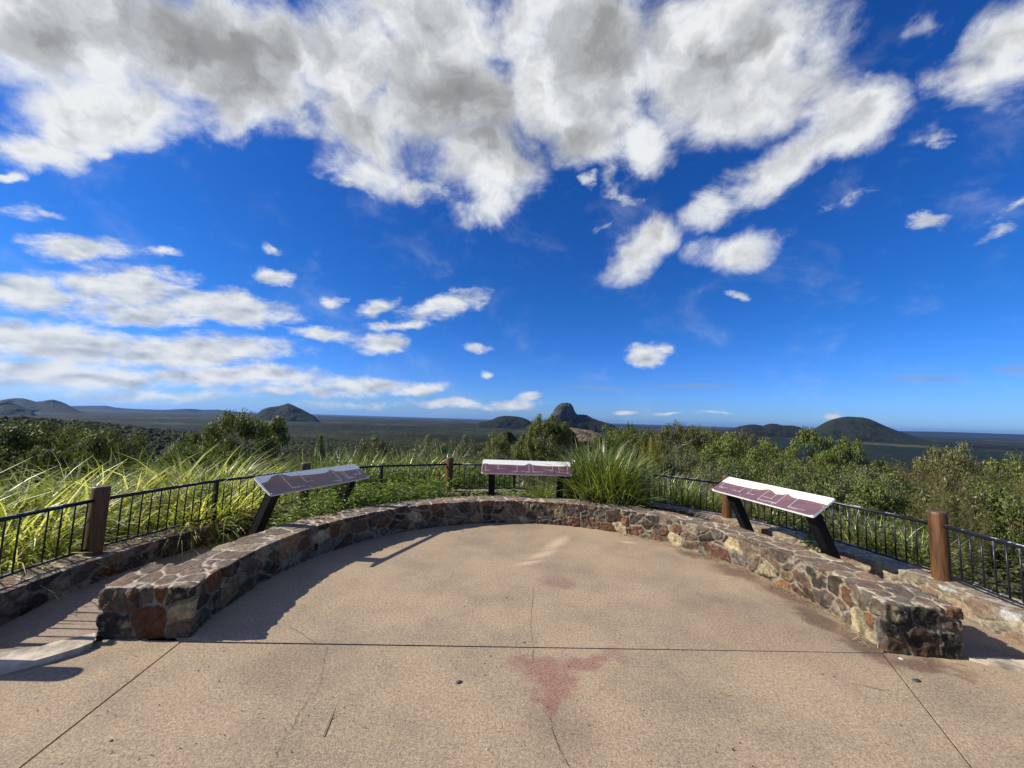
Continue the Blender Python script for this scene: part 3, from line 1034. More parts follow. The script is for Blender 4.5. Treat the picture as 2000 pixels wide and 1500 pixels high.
# ------------------------------------------------------------------ timber posts and fence
WOOD_A = [195.8, 177.4, 143.4, 108.2, 72.3, 37.0, 3.0, -31.0]
R_F = 4.02
POST_LABELS = ['short timber end post beyond the left flagstone, throwing its shadow on the patio',
               'dark round timber post near the left edge, before the tall grass',
               'reddish timber post half hidden behind the left sign',
               'slim brown timber post standing left of the middle sign',
               'timber post hidden in the tall grass clump right of the middle sign',
               'timber post behind the left leg of the right sign',
               'sunlit orange brown timber post near the right edge, before the thicket',
               'timber post on the outer wall beyond the right edge of the photo']


def build_fence():
    def make_post():
        mb = MB()
        n = 28
        prof = [(-0.06, 0.068), (0.0, 0.068), (0.2, 0.0675), (0.4, 0.067), (0.595, 0.0665), (0.612, 0.065), (0.62, 0.060)]
        vs, fs = [], []
        rnd = random.Random(1)
        for z, r in prof:
            for k in range(n):
                a = 2 * math.pi * k / n
                rr = r * (1 + 0.012 * math.sin(3 * a + 1) + 0.008 * math.sin(7 * a))
                vs.append((rr * math.cos(a), rr * math.sin(a), z))
        for i in range(len(prof) - 1):
            for k in range(n):
                k2 = (k + 1) % n
                fs.append((i * n + k, i * n + k2, (i + 1) * n + k2, (i + 1) * n + k))
        mb.add(vs, fs, 0, True)
        b = (len(prof) - 1) * n
        mb.f.append([b + k for k in range(n)])
        mb.m.append(1)
        mb.s.append(False)
        return mb.build('timber_post', [WOOD, WOODTOP])
    proto = make_post()
    for i, a in enumerate(WOOD_A):
        o = proto if i == 0 else proto.copy()
        if i:
            C.objects.link(o)
        p = pol2(a, R_F if i else 4.20, RO_H)
        o.location = p
        o.rotation_euler = (rad(0.6 * math.sin(i * 2.1)), rad(0.6 * math.cos(i * 1.3)), i * 1.1)
        tag(o, POST_LABELS[i], 'post', 'timber posts on the outer wall')
    labels = ['black fence panel left of the dark timber post at the left edge',
              'black fence panel behind the left sign, before the tall yellow grass',
              'black fence panel between the post behind the left sign and the slim brown post',
              'black fence panel behind the middle sign',
              'black fence panel between the tall grass clump and the post behind the right sign',
              'black fence panel behind the right sign, up to the sunlit timber post',
              'black fence panel right of the sunlit timber post at the right edge']
    for i in range(len(WOOD_A) - 1):
        a, b = WOOD_A[i] if i else 192.0, WOOD_A[i + 1]
        m_ = (a + b) / 2
        P0, P2 = pol2(a, R_F, 0), pol2(b, R_F, 0)
        P1 = pol2(m_, R_F, 0)
        root = empty('fence_panel', (P1[0], P1[1], RO_H))
        tag(root, labels[i], 'fence', 'fence panels between the timber posts')

        def loc(p, z):
            return (p[0] - P1[0], p[1] - P1[1], z)
        d01 = (P1 - P0) / np.linalg.norm(P1 - P0)
        d12 = (P2 - P1) / np.linalg.norm(P2 - P1)
        s0 = P0 + d01 * (0.06 if i else 0.0)
        s2 = P2 - d12 * 0.07
        for z, r, nm in ((0.495, 0.018, 'top_rail'), (0.052, 0.0115, 'bottom_rail')):
            mb = MB()
            mb.tube([loc(s0, z), loc(P1 - d01 * 0.012, z), loc(P1 + d12 * 0.012, z), loc(s2, z)], r, 10)
            mb.build(nm, RAIL, root)
        mb = MB()
        tang = (P2 - P0) / np.linalg.norm(P2 - P0)
        nrm = np.array([-tang[1], tang[0], 0])
        pc = np.array((0, 0, 0.0)) if i else np.array(loc(P0, 0.0))     # the first panel ends on its steel post
        mb.box(pc + (0, 0, 0.245), (0.042, 0.042, 0.54), [tang, nrm, (0, 0, 1)])
        mb.box(pc + (0, 0, 0.006), (0.10, 0.09, 0.012), [tang, nrm, (0, 0, 1)])
        mb.build('post', RAIL, root)
        for A_, B_ in ((P0, P1), (P1, P2)):
            L = np.linalg.norm(B_ - A_)
            k = max(3, int(round(L / 0.0945)))
            for j in range(1, k):
                t = j / k
                if (A_ is P0 and L * t < 0.10) or (B_ is P2 and L * (1 - t) < 0.10):
                    continue
                p = A_ + (B_ - A_) * t
                bb = MB()
                bb.tube([loc(p, 0.052), loc(p, 0.49)], 0.007, 6)
                bb.build('baluster', RAIL, root)


build_fence()

# ------------------------------------------------------------------ interpretive signs
SIGNS = [
    dict(c=(-2.396, 4.951, 0.799), yaw=68.7, tilt=30.5, label='shaded sign panel on the left with a tall jagged ridge, greyish purple and pale',
         ridge=[(0, .62), (.054, .664), (.09, .777), (.122, .90), (.163, .95), (.195, .965), (.212, .95), (.24, .859), (.264, .776), (.324, .768),
                (.403, .722), (.497, .695), (.586, .689), (.631, .745), (.67, .84), (.686, .809), (.702, .69), (.76, .66), (.819, .645), (1, .629)],
         lines=[(.196, .95, .15, 1, .10, 2), (.348, .75, .33, 1, .06, 1), (.672, .81, .12, -1, .075, 2), (.752, .665, .14, 1, .09, 2), (.778, .65, .20, 1, .02, 1), (.944, .60, .29, -1, .08, 1)]),
    dict(c=(0.290, 6.575, 0.804), yaw=0.3, tilt=35.5, label='middle sign panel with a low purple ridge and a small central hump',
         ridge=[(0, .646), (.026, .701), (.049, .69), (.073, .65), (.285, .655), (.467, .632), (.497, .686), (.52, .78), (.539, .793), (.557, .712), (.61, .658), (.736, .632),
                (.916, .645), (.947, .704), (.976, .675), (1, .641)],
         lines=[(.041, .68, .195, 1, .06, 2), (.18, .654, .338, 1, .07, 1), (.392, .65, .164, -1, .05, 2), (.527, .78, .165, -1, .08, 2), (.57, .675, .173, 1, .10, 2),
                (.79, .64, .33, -1, .095, 2), (.86, .64, .203, -1, .095, 1), (.957, .686, .151, -1, .08, 2)]),
    dict(c=(3.098, 4.757, 0.801), yaw=-79.7, tilt=32.1, label='sunlit sign panel on the right with two purple peaks under a bright cream sky',
         ridge=[(0, .611), (.178, .593), (.325, .599), (.429, .641), (.502, .772), (.541, .721), (.593, .604), (.641, .643), (.68, .744), (.717, .663), (.758, .615), (.861, .655), (1, .638)],
         lines=[(.05, .537, .275, 1, .09, 2), (.29, .597, .258, -1, .075, 1), (.373, .566, .278, 1, .06, 1), (.512, .768, .136, 1, .14, 2), (.607, .603, .312, -1, .075, 1), (.676, .744, .141, -1, .07, 2), (.786, .642, .139, 1, .12, 2)]),
]


def build_signs():
    W, D = 1.5, 0.337
    for si, s in enumerate(SIGNS):
        x, y, z = s['c']
        yaw, tilt = rad(s['yaw']), rad(s['tilt'])
        root = empty('sign_stand', (x, y, PATH_Z), yaw)
        tag(root, s['label'], 'sign', 'interpretive signs behind the seat wall')
        # panel frame: local X along the panel, Y up the slope, Z out of the face
        fr = bpy.data.objects.new('panel', None)

        def place(o):
            o.rotation_euler = (tilt, 0, 0)
            o.location = (0, 0, z - PATH_Z)

        def outline(w, d, r, n=5):
            pts = []
            for cx, cy, a0 in ((w / 2 - r, d / 2 - r, 0), (-w / 2 + r, d / 2 - r, 90), (-w / 2 + r, -d / 2 + r, 180), (w / 2 - r, -d / 2 + r, 270)):
                for k in range(n + 1):
                    a = rad(a0 + 90 * k / n)
                    pts.append((cx + r * math.cos(a), cy + r * math.sin(a)))
            return pts

        def slab(w, d, r, z0, z1):
            mb = MB()
            o = outline(w, d, r)
            n = len(o)
            vs = [(p[0], p[1], z1) for p in o] + [(p[0], p[1], z0) for p in o]
            fs = [tuple(range(n)), tuple(reversed(range(n, 2 * n)))]
            for i in range(n):
                j = (i + 1) % n
                fs.append((i, i + n, j + n, j))
            mb.add(vs, fs)
            return mb
        panel = slab(W, D, 0.022, -0.016, -0.005).build('panel', EDGE_W, root)
        place(panel)
        core = slab(W - 0.012, D - 0.012, 0.018, -0.0048, 0.0).build('backing', BLACK, panel)
        face = slab(W - 0.006, D - 0.006, 0.02, 0.0003, 0.003)
        sky = face.build('cream_print', PAINT_W, panel)
        # purple ridge print: polygon under the ridge line, with a thin thickness
        mb = MB()
        R = s['ridge']
        w2, d2 = W - 0.010, D - 0.010
        top = []
        for (u0, v0), (u1, v1) in zip(R[:-1], R[1:]):
            for k in range(4):
                t = k / 4
                t2 = t * t * (3 - 2 * t)
                top.append((u0 + (u1 - u0) * t, v0 + (v1 - v0) * (0.5 * t + 0.5 * t2)))
        top.append(R[-1])
        vs, fs = [], []
        for i, (u, v) in enumerate(top):
            X = (u - 0.5) * w2
            lowv = 0.0
            if u < 0.012 or u > 0.988:
                lowv = 0.04
            vs += [(X, (v - 0.5) * d2, 0.0040), (X, (lowv - 0.5) * d2, 0.0040)]
            if i:
                fs.append((2 * i - 2, 2 * i - 1, 2 * i + 1, 2 * i))
        mb.add(vs, fs)
        mb.build('ridge_print', PURPLE, panel)
        # leader lines and illegibly small captions
        rnd = random.Random(20 + si)
        for (u, v1, v0, sd, tw, rows) in s['lines']:
            lm = MB()
            cm = MB()
            X = (u - 0.5) * W
            y1, y0 = (v1 - 0.5) * D, (v0 - 0.5) * D
            lm.box((X, (y0 + y1) / 2, 0.0055), (0.0034, y1 - y0, 0.0012))
            lm.add([(X + 0.006 * math.cos(k * 0.785), y0 + 0.006 * math.sin(k * 0.785), 0.0062) for k in range(8)], [tuple(range(8))])
            for r_ in range(rows):
                wid = tw * W * (1.0 if r_ == 0 else 0.5)
                xx = X + sd * 0.012
                yy = y0 + 0.004 - r_ * 0.014
                k = 0.0
                while k < wid:
                    cw = rnd.uniform(0.004, 0.0075)
                    hh = rnd.choice((0.0065, 0.0065, 0.009))
                    px = xx + sd * (k + cw / 2)
                    st = rnd.random()
                    cm.box((px - cw * 0.3, yy + hh / 2, 0.0055), (0.0016, hh, 0.0008))
                    cm.box((px + cw * 0.1, yy + (hh if st > 0.5 else 0.0065) * rnd.choice((0.1, 0.5, 0.9)), 0.0056), (cw * 0.6, 0.0016, 0.0008))
                    if st > 0.4:
                        cm.box((px + cw * 0.32, yy + 0.0033, 0.0054), (0.0015, 0.0062, 0.0008))
                    k += cw + 0.0022 + (0.005 if rnd.random() < 0.1 else 0)
            lm.build('leader_line', INK, panel)
            cm.build('caption', INK, panel)
        for (u, v) in ((.015, .93), (.34, .93), (.66, .93), (.985, .93), (.015, .06), (.34, .06), (.66, .06), (.985, .06), (.012, .52), (.988, .52)):
            sm = MB()
            sm.tube([((u - 0.5) * W, (v - 0.5) * D, 0.003), ((u - 0.5) * W, (v - 0.5) * D, 0.0075)], [0.0065, 0.005], 8)
            sm.build('screw', SCREW, panel)
        # two leaning steel legs
        lt = rad(26)
        for sx in (-0.585, 0.585):
            mb = MB()
            d = np.array([0, math.sin(lt), -math.cos(lt)])
            top = np.array([sx, 0.0, z - PATH_Z - 0.03])
            bot = top + d * ((z - PATH_Z + 0.05) / math.cos(lt))
            ax0 = np.array([1, 0, 0])
            ax1 = np.cross(d, ax0)
            # hollow looking channel: two flanges and a web
            L = np.linalg.norm(bot - top)
            cc = (top + bot) / 2
            mb.box(cc, (0.098, 0.09, L), [ax0, ax1, d])
            mb.box(cc + ax1 * 0.047, (0.104, 0.006, L - 0.01), [ax0, ax1, d])
            mb.box(cc - ax1 * 0.047, (0.104, 0.006, L - 0.01), [ax0, ax1, d])
            # mounting plate under the panel
            pa = np.array([0, math.cos(tilt), math.sin(tilt)])
            pn = np.array([0, -math.sin(tilt), math.cos(tilt)])
            mb.box(np.array([sx, 0, z - PATH_Z]) - pn * 0.022, (0.11, 0.26, 0.010), [ax0, pa, pn])
            mb.build('leg', BLACK, root)


build_signs()


# ------------------------------------------------------------------ terrain
def ground_z(x, y):
    x = np.asarray(x, float)
    y = np.asarray(y, float)
    r = np.hypot(x - CX, y - CY)
    th = np.degrees(np.arctan2(x - CX, y - CY))
    rk = np.log([4.3, 8, 15, 30, 60, 120, 250, 500, 1000, 3000])
    T = np.array([-180, -110, -75, -50, -20, 5, 30, 55, 80, 120, 180.])
    Z = np.array([[-.3, -.3, -.5, -1, -2, -5, -15, -30, -60, -100],
                  [-.3, -.3, -.6, -2, -4, -9, -25, -50, -80, -100],
                  [-.28, -.5, -2.0, -5, -10, -22, -42, -62, -84, -100],
                  [-.28, -.5, -2.2, -6, -12, -25, -45, -64, -84, -100],
                  [-.28, -.4, -1.8, -6, -14, -30, -55, -75, -90, -100],
                  [-.28, -.4, -1.3, -3.6, -7, -15, -38, -66, -90, -100],
                  [-.28, -.6, -1.9, -4.2, -7.5, -16, -44, -76, -94, -100],
                  [-.28, -.8, -2.5, -5.2, -10, -24, -54, -82, -95, -100],
                  [-.28, -.6, -2.0, -4.5, -9, -20, -48, -78, -92, -100],
                  [-.3, -.3, -.6, -2, -4, -9, -25, -50, -80, -100],
                  [-.3, -.3, -.5, -1, -2, -5, -15, -30, -60, -100]])
    lr = np.log(np.maximum(r, 4.3))
    cols = np.stack([np.interp(lr, rk, Z[i]) for i in range(len(T))], 0)
    k = np.clip(np.searchsorted(T, th) - 1, 0, len(T) - 2)
    f = (th - T[k]) / (T[k + 1] - T[k])
    f = f * f * (3 - 2 * f)
    n = np.arange(th.size).reshape(th.shape) if th.ndim else 0
    flat = cols.reshape(len(T), -1)
    kk = np.atleast_1d(k).ravel()
    ii = np.arange(kk.size)
    z = flat[kk, ii] * (1 - np.atleast_1d(f).ravel()) + flat[kk + 1, ii] * np.atleast_1d(f).ravel()
    z = z.reshape(th.shape) if th.ndim else float(z[0])
    # wooded spur on the left
    A = np.interp(th, [-75, -52, -46, -41, -34, -24], [54, 52, 44, 34, 11, 0])
    z = z + A * np.exp(-((r - 900) / 330.0) ** 2) * (r > 120)
    z = z + 16 * np.exp(-((r - 420) / 120.0) ** 2) * np.interp(th, [-30, -15, -6, 2], [0, 1, 1, 0])
    return np.where(r < 4.05, -0.30, z)


def build_terrain():
    th = np.concatenate([np.arange(-180, -70, 5), np.arange(-70, 70.01, 1.0), np.arange(75, 181, 5)])
    rr = np.concatenate([[0.5, 2.5, 3.95], np.geomspace(4.15, 3000, 90), np.geomspace(3300, 60000, 26)])
    T, R = np.meshgrid(np.radians(th), rr, indexing='ij')
    X = CX + R * np.sin(T)
    Y = CY + R * np.cos(T)
    Z = ground_z(X, Y)
    P = np.stack([X, Y, Z], -1).reshape(-1, 3)
    nz = vnoise(P * [1, 1, 0], 0.5, 3, seed=3) - 0.5
    P[:, 2] += nz * np.clip((R.ravel() - 5) / 10, 0, 1) * 0.5
    i = np.arange(T.size).reshape(T.shape)
    F = np.stack([i[:-1, :-1], i[:-1, 1:], i[1:, 1:], i[1:, :-1]], -1).reshape(-1, 4)[:, ::-1]
    g = vnoise(P * [1, 1, 0], 0.02, 4, seed=5)
    near = np.array([.085, .075, .035])
    far = np.array([.035, .048, .022])
    k = sstep(R.ravel(), 20, 150)
    col = near * (1 - k)[:, None] + far * k[:, None]
    col = col * (0.7 + 0.6 * g)[:, None]
    o = link('terrain', mesh_np('terrain', P, F, mat_vcol('bush ground', nscale=0.05, amt=0.4), True, col))
    tag(o, 'ground falling away from the lookout to the wooded plain', 'terrain', kind='structure')


build_terrain()


def build_forest():
    th = np.concatenate([np.arange(-110, -64, 0.8), np.arange(-64, 64.01, 0.165), np.arange(64.8, 110.1, 0.8)])
    rr = np.concatenate([np.geomspace(70, 260, 110), np.linspace(262, 1500, 430), np.geomspace(1510, 5200, 190), np.geomspace(5300, 45000, 60)])
    T, R = np.meshgrid(np.radians(th), rr, indexing='ij')
    X = (CX + R * np.sin(T)).ravel()
    Y = (CY + R * np.cos(T)).ravel()
    Rf = R.ravel()
    Z = ground_z(X, Y)
    cell = 6.6
    H = np.full(X.shape, 0.0)
    TINT = np.full(X.shape, 0.5)
    I, J = np.floor(X / cell).astype(np.int64), np.floor(Y / cell).astype(np.int64)
    zz = np.zeros_like(I)
    best = np.full(X.shape, -9.0)
    for dx in (-1, 0, 1):
        for dy in (-1, 0, 1):
            a, b = I + dx, J + dy
            sx = (a + 0.15 + 0.7 * hsh(a, b, zz, 1)) * cell
            sy = (b + 0.15 + 0.7 * hsh(a, b, zz, 2)) * cell
            ht = 8 + 7 * hsh(a, b, zz, 3)
            rc = 2.8 + 2.5 * hsh(a, b, zz, 4)
            dd = ((X - sx) ** 2 + (Y - sy) ** 2) / rc ** 2
            h = np.where(dd < 1, ht * (0.6 + 0.4 * np.sqrt(np.clip(1 - dd, 0, 1))), 5.0)
            up = h > best
            best = np.where(up, h, best)
            TINT = np.where(up, hsh(a, b, zz, 5), TINT)
    P2 = np.stack([X, Y, np.zeros_like(X)], 1)
    fuzz = (vnoise(P2, 0.9, 3, 0.6, 6) - 0.5) * 3.0
    coarse = (vnoise(P2, 0.012, 4, 0.5, 7) - 0.5)
    farh = 12 + coarse * 14 + (vnoise(P2, 0.05, 3, .6, 9) - .5) * 10
    k = sstep(Rf, 1200, 2200)
    hh = (best + fuzz * (Rf < 1600)) * (1 - k) + farh * k
    hh = hh * np.clip((Rf - 70) / 40, 0, 1)
    hh *= np.where(Rf > 6000, 0.6, 1)
    P = np.stack([X, Y, Z + hh + coarse * 3 - 0.5], 1)
    i = np.arange(T.size).reshape(T.shape)
    F = np.stack([i[:-1, :-1], i[:-1, 1:], i[1:, 1:], i[1:, :-1]], -1).reshape(-1, 4)[:, ::-1]
    c1, c2, c3 = np.array([.014, .020, .008]), np.array([.052, .058, .021]), np.array([.06, .052, .026])
    big = vnoise(P2, 0.004, 4, .55, 15)
    col = c1 + (c2 - c1) * np.clip(TINT * 0.9 + (big - .5) * 1.2, 0, 1)[:, None]
    col = col + (c3 - col) * (sstep(TINT, .86, .95) * 0.8)[:, None]
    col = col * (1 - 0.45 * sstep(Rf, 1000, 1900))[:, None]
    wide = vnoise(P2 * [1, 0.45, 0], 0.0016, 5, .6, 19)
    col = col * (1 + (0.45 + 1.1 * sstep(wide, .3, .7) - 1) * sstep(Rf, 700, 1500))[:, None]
    clear = sstep(wide, .66, .70) * sstep(Rf, 1800, 2600)
    col = col + (np.array([.10, .095, .045]) - col) * (clear * 0.5)[:, None]
    thd = np.degrees(T.ravel())
    # cloud shadow bands painted into the canopy colour, plus a nearer dark pine block
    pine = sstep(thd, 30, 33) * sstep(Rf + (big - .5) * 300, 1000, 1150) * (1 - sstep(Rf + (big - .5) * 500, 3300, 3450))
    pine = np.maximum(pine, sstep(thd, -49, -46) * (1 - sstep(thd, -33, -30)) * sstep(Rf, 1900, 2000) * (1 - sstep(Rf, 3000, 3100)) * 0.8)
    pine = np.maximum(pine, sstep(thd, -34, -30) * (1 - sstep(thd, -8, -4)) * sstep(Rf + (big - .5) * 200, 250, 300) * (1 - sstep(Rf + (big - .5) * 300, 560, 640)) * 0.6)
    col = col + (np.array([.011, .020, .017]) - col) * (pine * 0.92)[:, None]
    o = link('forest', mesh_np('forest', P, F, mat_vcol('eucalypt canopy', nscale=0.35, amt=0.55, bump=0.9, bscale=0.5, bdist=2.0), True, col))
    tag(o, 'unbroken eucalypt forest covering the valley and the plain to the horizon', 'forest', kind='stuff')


build_forest()


# ------------------------------------------------------------------ hills
HILL_M = mat_vcol('wooded hillside', nscale=0.075, amt=0.75, bump=1.0, bscale=0.085, bdist=14.0)


def hill(prof, Y, label, base=-104.0, depth=0.9, c1=(.010, .015, .008), c2=(.024, .027, .013), power=0.7, rough=6.0, rock=None, nu=220, nv=60, skirt=0.10):
    pts = np.array([at(x, y, Y) for x, y in prof])
    X, Zp = pts[:, 0], pts[:, 2]
    w = X[-1] - X[0]
    xs = np.concatenate([[X[0] - skirt * w], X, [X[-1] + skirt * w]])
    zs = np.concatenate([[base - 5], Zp, [base - 5]])
    u = np.linspace(xs[0], xs[-1], nu)
    top = np.interp(u, xs, zs)
    ker = np.hanning(5)
    ker /= ker.sum()
    tp = np.convolve(np.pad(top, 2, mode='edge'), ker, 'valid')
    v = np.linspace(-1, 1, nv)
    D = w * depth * 0.5
    U, Vv = np.meshgrid(u, v, indexing='ij')
    g = np.clip(1 - np.abs(Vv) ** 1.8, 0, 1) ** power
    Zg = base - 4 + (tp[:, None] - base + 4) * g
    K = 1 + Vv * D / Y          # depth runs along the line from the lookout
    P = np.stack([U * K, Y * K, Zg], -1).reshape(-1, 3)
    hgt = np.clip((P[:, 2] - base) / 40, 0, 1)
    n1 = vnoise(P, 6.0 / w, 4, .55, 31) - 0.5
    n2 = vnoise(P, 0.045, 3, .6, 33) - 0.5
    P[:, 2] += n2 * rough * hgt
    P[:, :2] *= (1 + n1 * w * 0.16 * hgt / Y)[:, None]
    if rock:
        crag = vnoise(P * [1, 1, .5], 0.022, 3, .6, 41) - 0.5
        P[:, 2] += crag * 26 * sstep(P[:, 2], rock[0] - 20, rock[0] + 60)
    i = np.arange(U.size).reshape(U.shape)
    F = np.stack([i[:-1, :-1], i[1:, :-1], i[1:, 1:], i[:-1, 1:]], -1).reshape(-1, 4)
    cn = vnoise(P, 0.02, 4, .6, 35)
    col = np.array(c1) + (np.array(c2) - np.array(c1)) * np.clip(cn * 1.6 - 0.3, 0, 1)[:, None]
    if rock:
        zr, cr = rock
        k = sstep(P[:, 2] + n1 * 90 + n2 * 20, zr - 25, zr + 10)
        st = vnoise(P * [1, 1, .25], 0.03, 4, .6, 37)
        rc = np.array(cr) * (0.55 + 0.9 * st)[:, None]
        col = col + (rc - col) * (k * sstep(st, .3, .5))[:, None]
    o = link('hill', mesh_np('hill', P, F, HILL_M, True, col))
    tag(o, label, 'hill', kind='structure')
    return o


def build_hills():
    hill([(-90, 796), (-40, 786), (0, 783.5), (10, 782), (22, 786), (34, 790), (50, 797), (62, 801)], 3200, 'dark wooded hill at the far left edge', c1=(.010, .015, .010), c2=(.018, .023, .014))
    hill([(-60, 790), (0, 782), (18, 778.5), (32, 777.5), (46, 778), (58, 781), (70, 784.5), (82, 783.5), (94, 781), (105, 780.5), (118, 784), (130, 789), (142, 796), (155, 802)], 5600,
         'blue double humped hill range on the left')
    hill([(60, 797), (140, 793), (175, 792.5), (207, 792.5), (225, 796), (260, 799), (310, 801), (350, 799), (375, 798.5), (395, 800.5), (425, 800), (450, 803), (480, 806)], 11000,
         'long faint blue range on the left horizon', depth=0.3, rough=20)
    hill([(490, 821), (502, 808), (512, 800), (525, 795.5), (536, 794), (547, 792.5), (556, 789.5), (563, 787.6), (571, 790.5), (580, 795), (590, 799.5), (602, 806), (613, 812), (622, 821)], 4200,
         'pointed wooded mountain rising behind the tall dark tree')
    hill([(935, 826), (950, 823), (962, 819), (972, 814.5), (985, 812), (998, 812.5), (1012, 814), (1022, 816), (1031, 820), (1039, 826)], 4000, 'low rounded wooded hill left of the rock peak')
    hill([(1030, 832), (1060, 825), (1072, 818), (1079, 811), (1081.5, 803), (1086, 796), (1093, 790), (1098, 786.8), (1103, 786), (1112, 786.3), (1116, 789), (1120, 796), (1123, 803), (1127, 809), (1134, 810), (1146, 811), (1150, 813),
          (1160, 818), (1172, 822), (1185, 826), (1200, 831)], 3600, 'steep bare rock peak on the skyline', depth=0.45, rock=(40, (.062, .056, .05)), power=0.4, nu=420, nv=90, rough=11)
    hill([(1085, 857), (1098, 846), (1108, 837), (1114, 834.5), (1124, 836), (1140, 839), (1152, 840), (1166, 845), (1180, 851), (1196, 858)], 800, 'cleared tan hillside below the rock peak', base=-62, c1=(.15, .115, .062), c2=(.22, .165, .095), rough=2, depth=1.4)
    hill([(1408, 843), (1430, 838), (1443, 833), (1454, 830.5), (1468, 828.8), (1482, 830), (1490, 832), (1497, 829), (1506, 827.2), (1517, 828), (1528, 831), (1548, 831), (1560, 833.5), (1572, 838), (1590, 844)], 4300,
         'low two topped wooded hill left of the big dome')
    hill([(1560, 850), (1585, 840), (1597, 833.5), (1606, 828), (1617, 822.5), (1630, 818), (1645, 814.6), (1660, 813.5), (1684, 815), (1697, 818), (1707, 822), (1720, 828), (1735, 834.5), (1752, 841), (1772, 847.5), (1790, 854), (1815, 860)], 3900,
         'broad dome shaped wooded mountain on the right', c1=(.013, .018, .009), c2=(.036, .042, .020))
    hill([(1700, 846), (1760, 842), (1850, 843.5), (1950, 847), (2080, 851)], 16000, 'faint blue ridge on the right horizon', depth=0.2, rough=10)


build_hills()

# ------------------------------------------------------------------ vegetation
GUM = mat_leaf('gum leaves', (.052, .066, .014), (.145, .155, .034), (.23, .235, .08), trans=0.22, rough=0.6, spec=0.2)
GUM_L = mat_leaf('bright gum leaves', (.05, .066, .012), (.13, .155, .03), (.22, .23, .065), trans=0.15, rough=0.6, spec=0.2)
OLIVE = mat_leaf('olive leaves', (.05, .052, .014), (.14, .13, .034), (.24, .22, .09), trans=0.15)
GREY = mat_leaf('grey green leaves', (.055, .064, .024), (.14, .145, .055), (.23, .22, .10), trans=0.15)
RUST = mat_leaf('rusty green leaves', (.08, .06, .02), (.18, .125, .036), (.25, .19, .06), trans=0.3)
YELLOW = mat_leaf('wattle leaves', (.10, .09, .02), (.24, .19, .03), (.34, .27, .05), trans=0.35)
THICK = mat_leaf('glossy thicket leaves', (.045, .064, .013), (.12, .135, .03), (.19, .195, .08), trans=0.14, rough=0.5, spec=0.3)
THICK.node_tree.nodes['Color Ramp' if 'Color Ramp' in THICK.node_tree.nodes else 'ColorRamp'].color_ramp.elements[1].position = 0.975
PINE = mat_leaf('young pine needles', (.05, .085, .02), (.12, .19, .045), trans=0.3)
BARK = mat_simple('grey bark', (.17, .14, .11), 0.9, var=0.5, vscale=5)
BLADE = mat_leaf('tall grass blades', (.14, .185, .035), (.42, .44, .11), (.78, .72, .44), trans=0.52, tcol=(1.3, 1.3, 0.55), rough=0.4, spec=0.35)
BLADE_G = mat_leaf('green grass blades', (.065, .10, .016), (.20, .235, .045), (.6, .56, .30), trans=0.35, tcol=(1.3, 1.4, 0.5), rough=0.3, spec=0.6)
BLADE.node_tree.nodes['Color Ramp'].color_ramp.elements[1].position = 0.66
BLADE_G.node_tree.nodes['Color Ramp'].color_ramp.elements[1].position = 0.74
WEED = mat_leaf("weed leaves", (.09, .14, .022), (.24, .285, .06), (.38, .40, .15), trans=0.35, tcol=(1.3, 1.5, 0.5), rough=0.35, spec=0.5)


def leaf_cloud(pos, size, rng, droop=0.3, narrow=0.42, out=None):
    """one diamond-shaped, slightly folded leaf per point"""
    n = len(pos)
    nrm = rng.normal(size=(n, 3)) * 0.42
    if out is not None:
        nrm += out
    nrm[:, 2] += 0.35
    d = np.cross(nrm, rng.normal(size=(n, 3)))
    d /= np.linalg.norm(d, axis=1, keepdims=True) + 1e-9
    d[:, 2] -= droop
    d /= np.linalg.norm(d, axis=1, keepdims=True) + 1e-9
    w = np.cross(d, nrm)
    w /= np.linalg.norm(w, axis=1, keepdims=True) + 1e-9
    s = size * rng.uniform(0.6, 1.35, n)[:, None]
    a = pos - d * s * 0.5
    b = pos + d * s * 0.5
    l = pos + w * s * narrow * 0.5 - d * s * 0.06
    r_ = pos - w * s * narrow * 0.5 - d * s * 0.06
    V = np.stack([a, r_, b, l], 1).reshape(-1, 3)
    F = np.arange(4 * n).reshape(-1, 4)
    return V, F


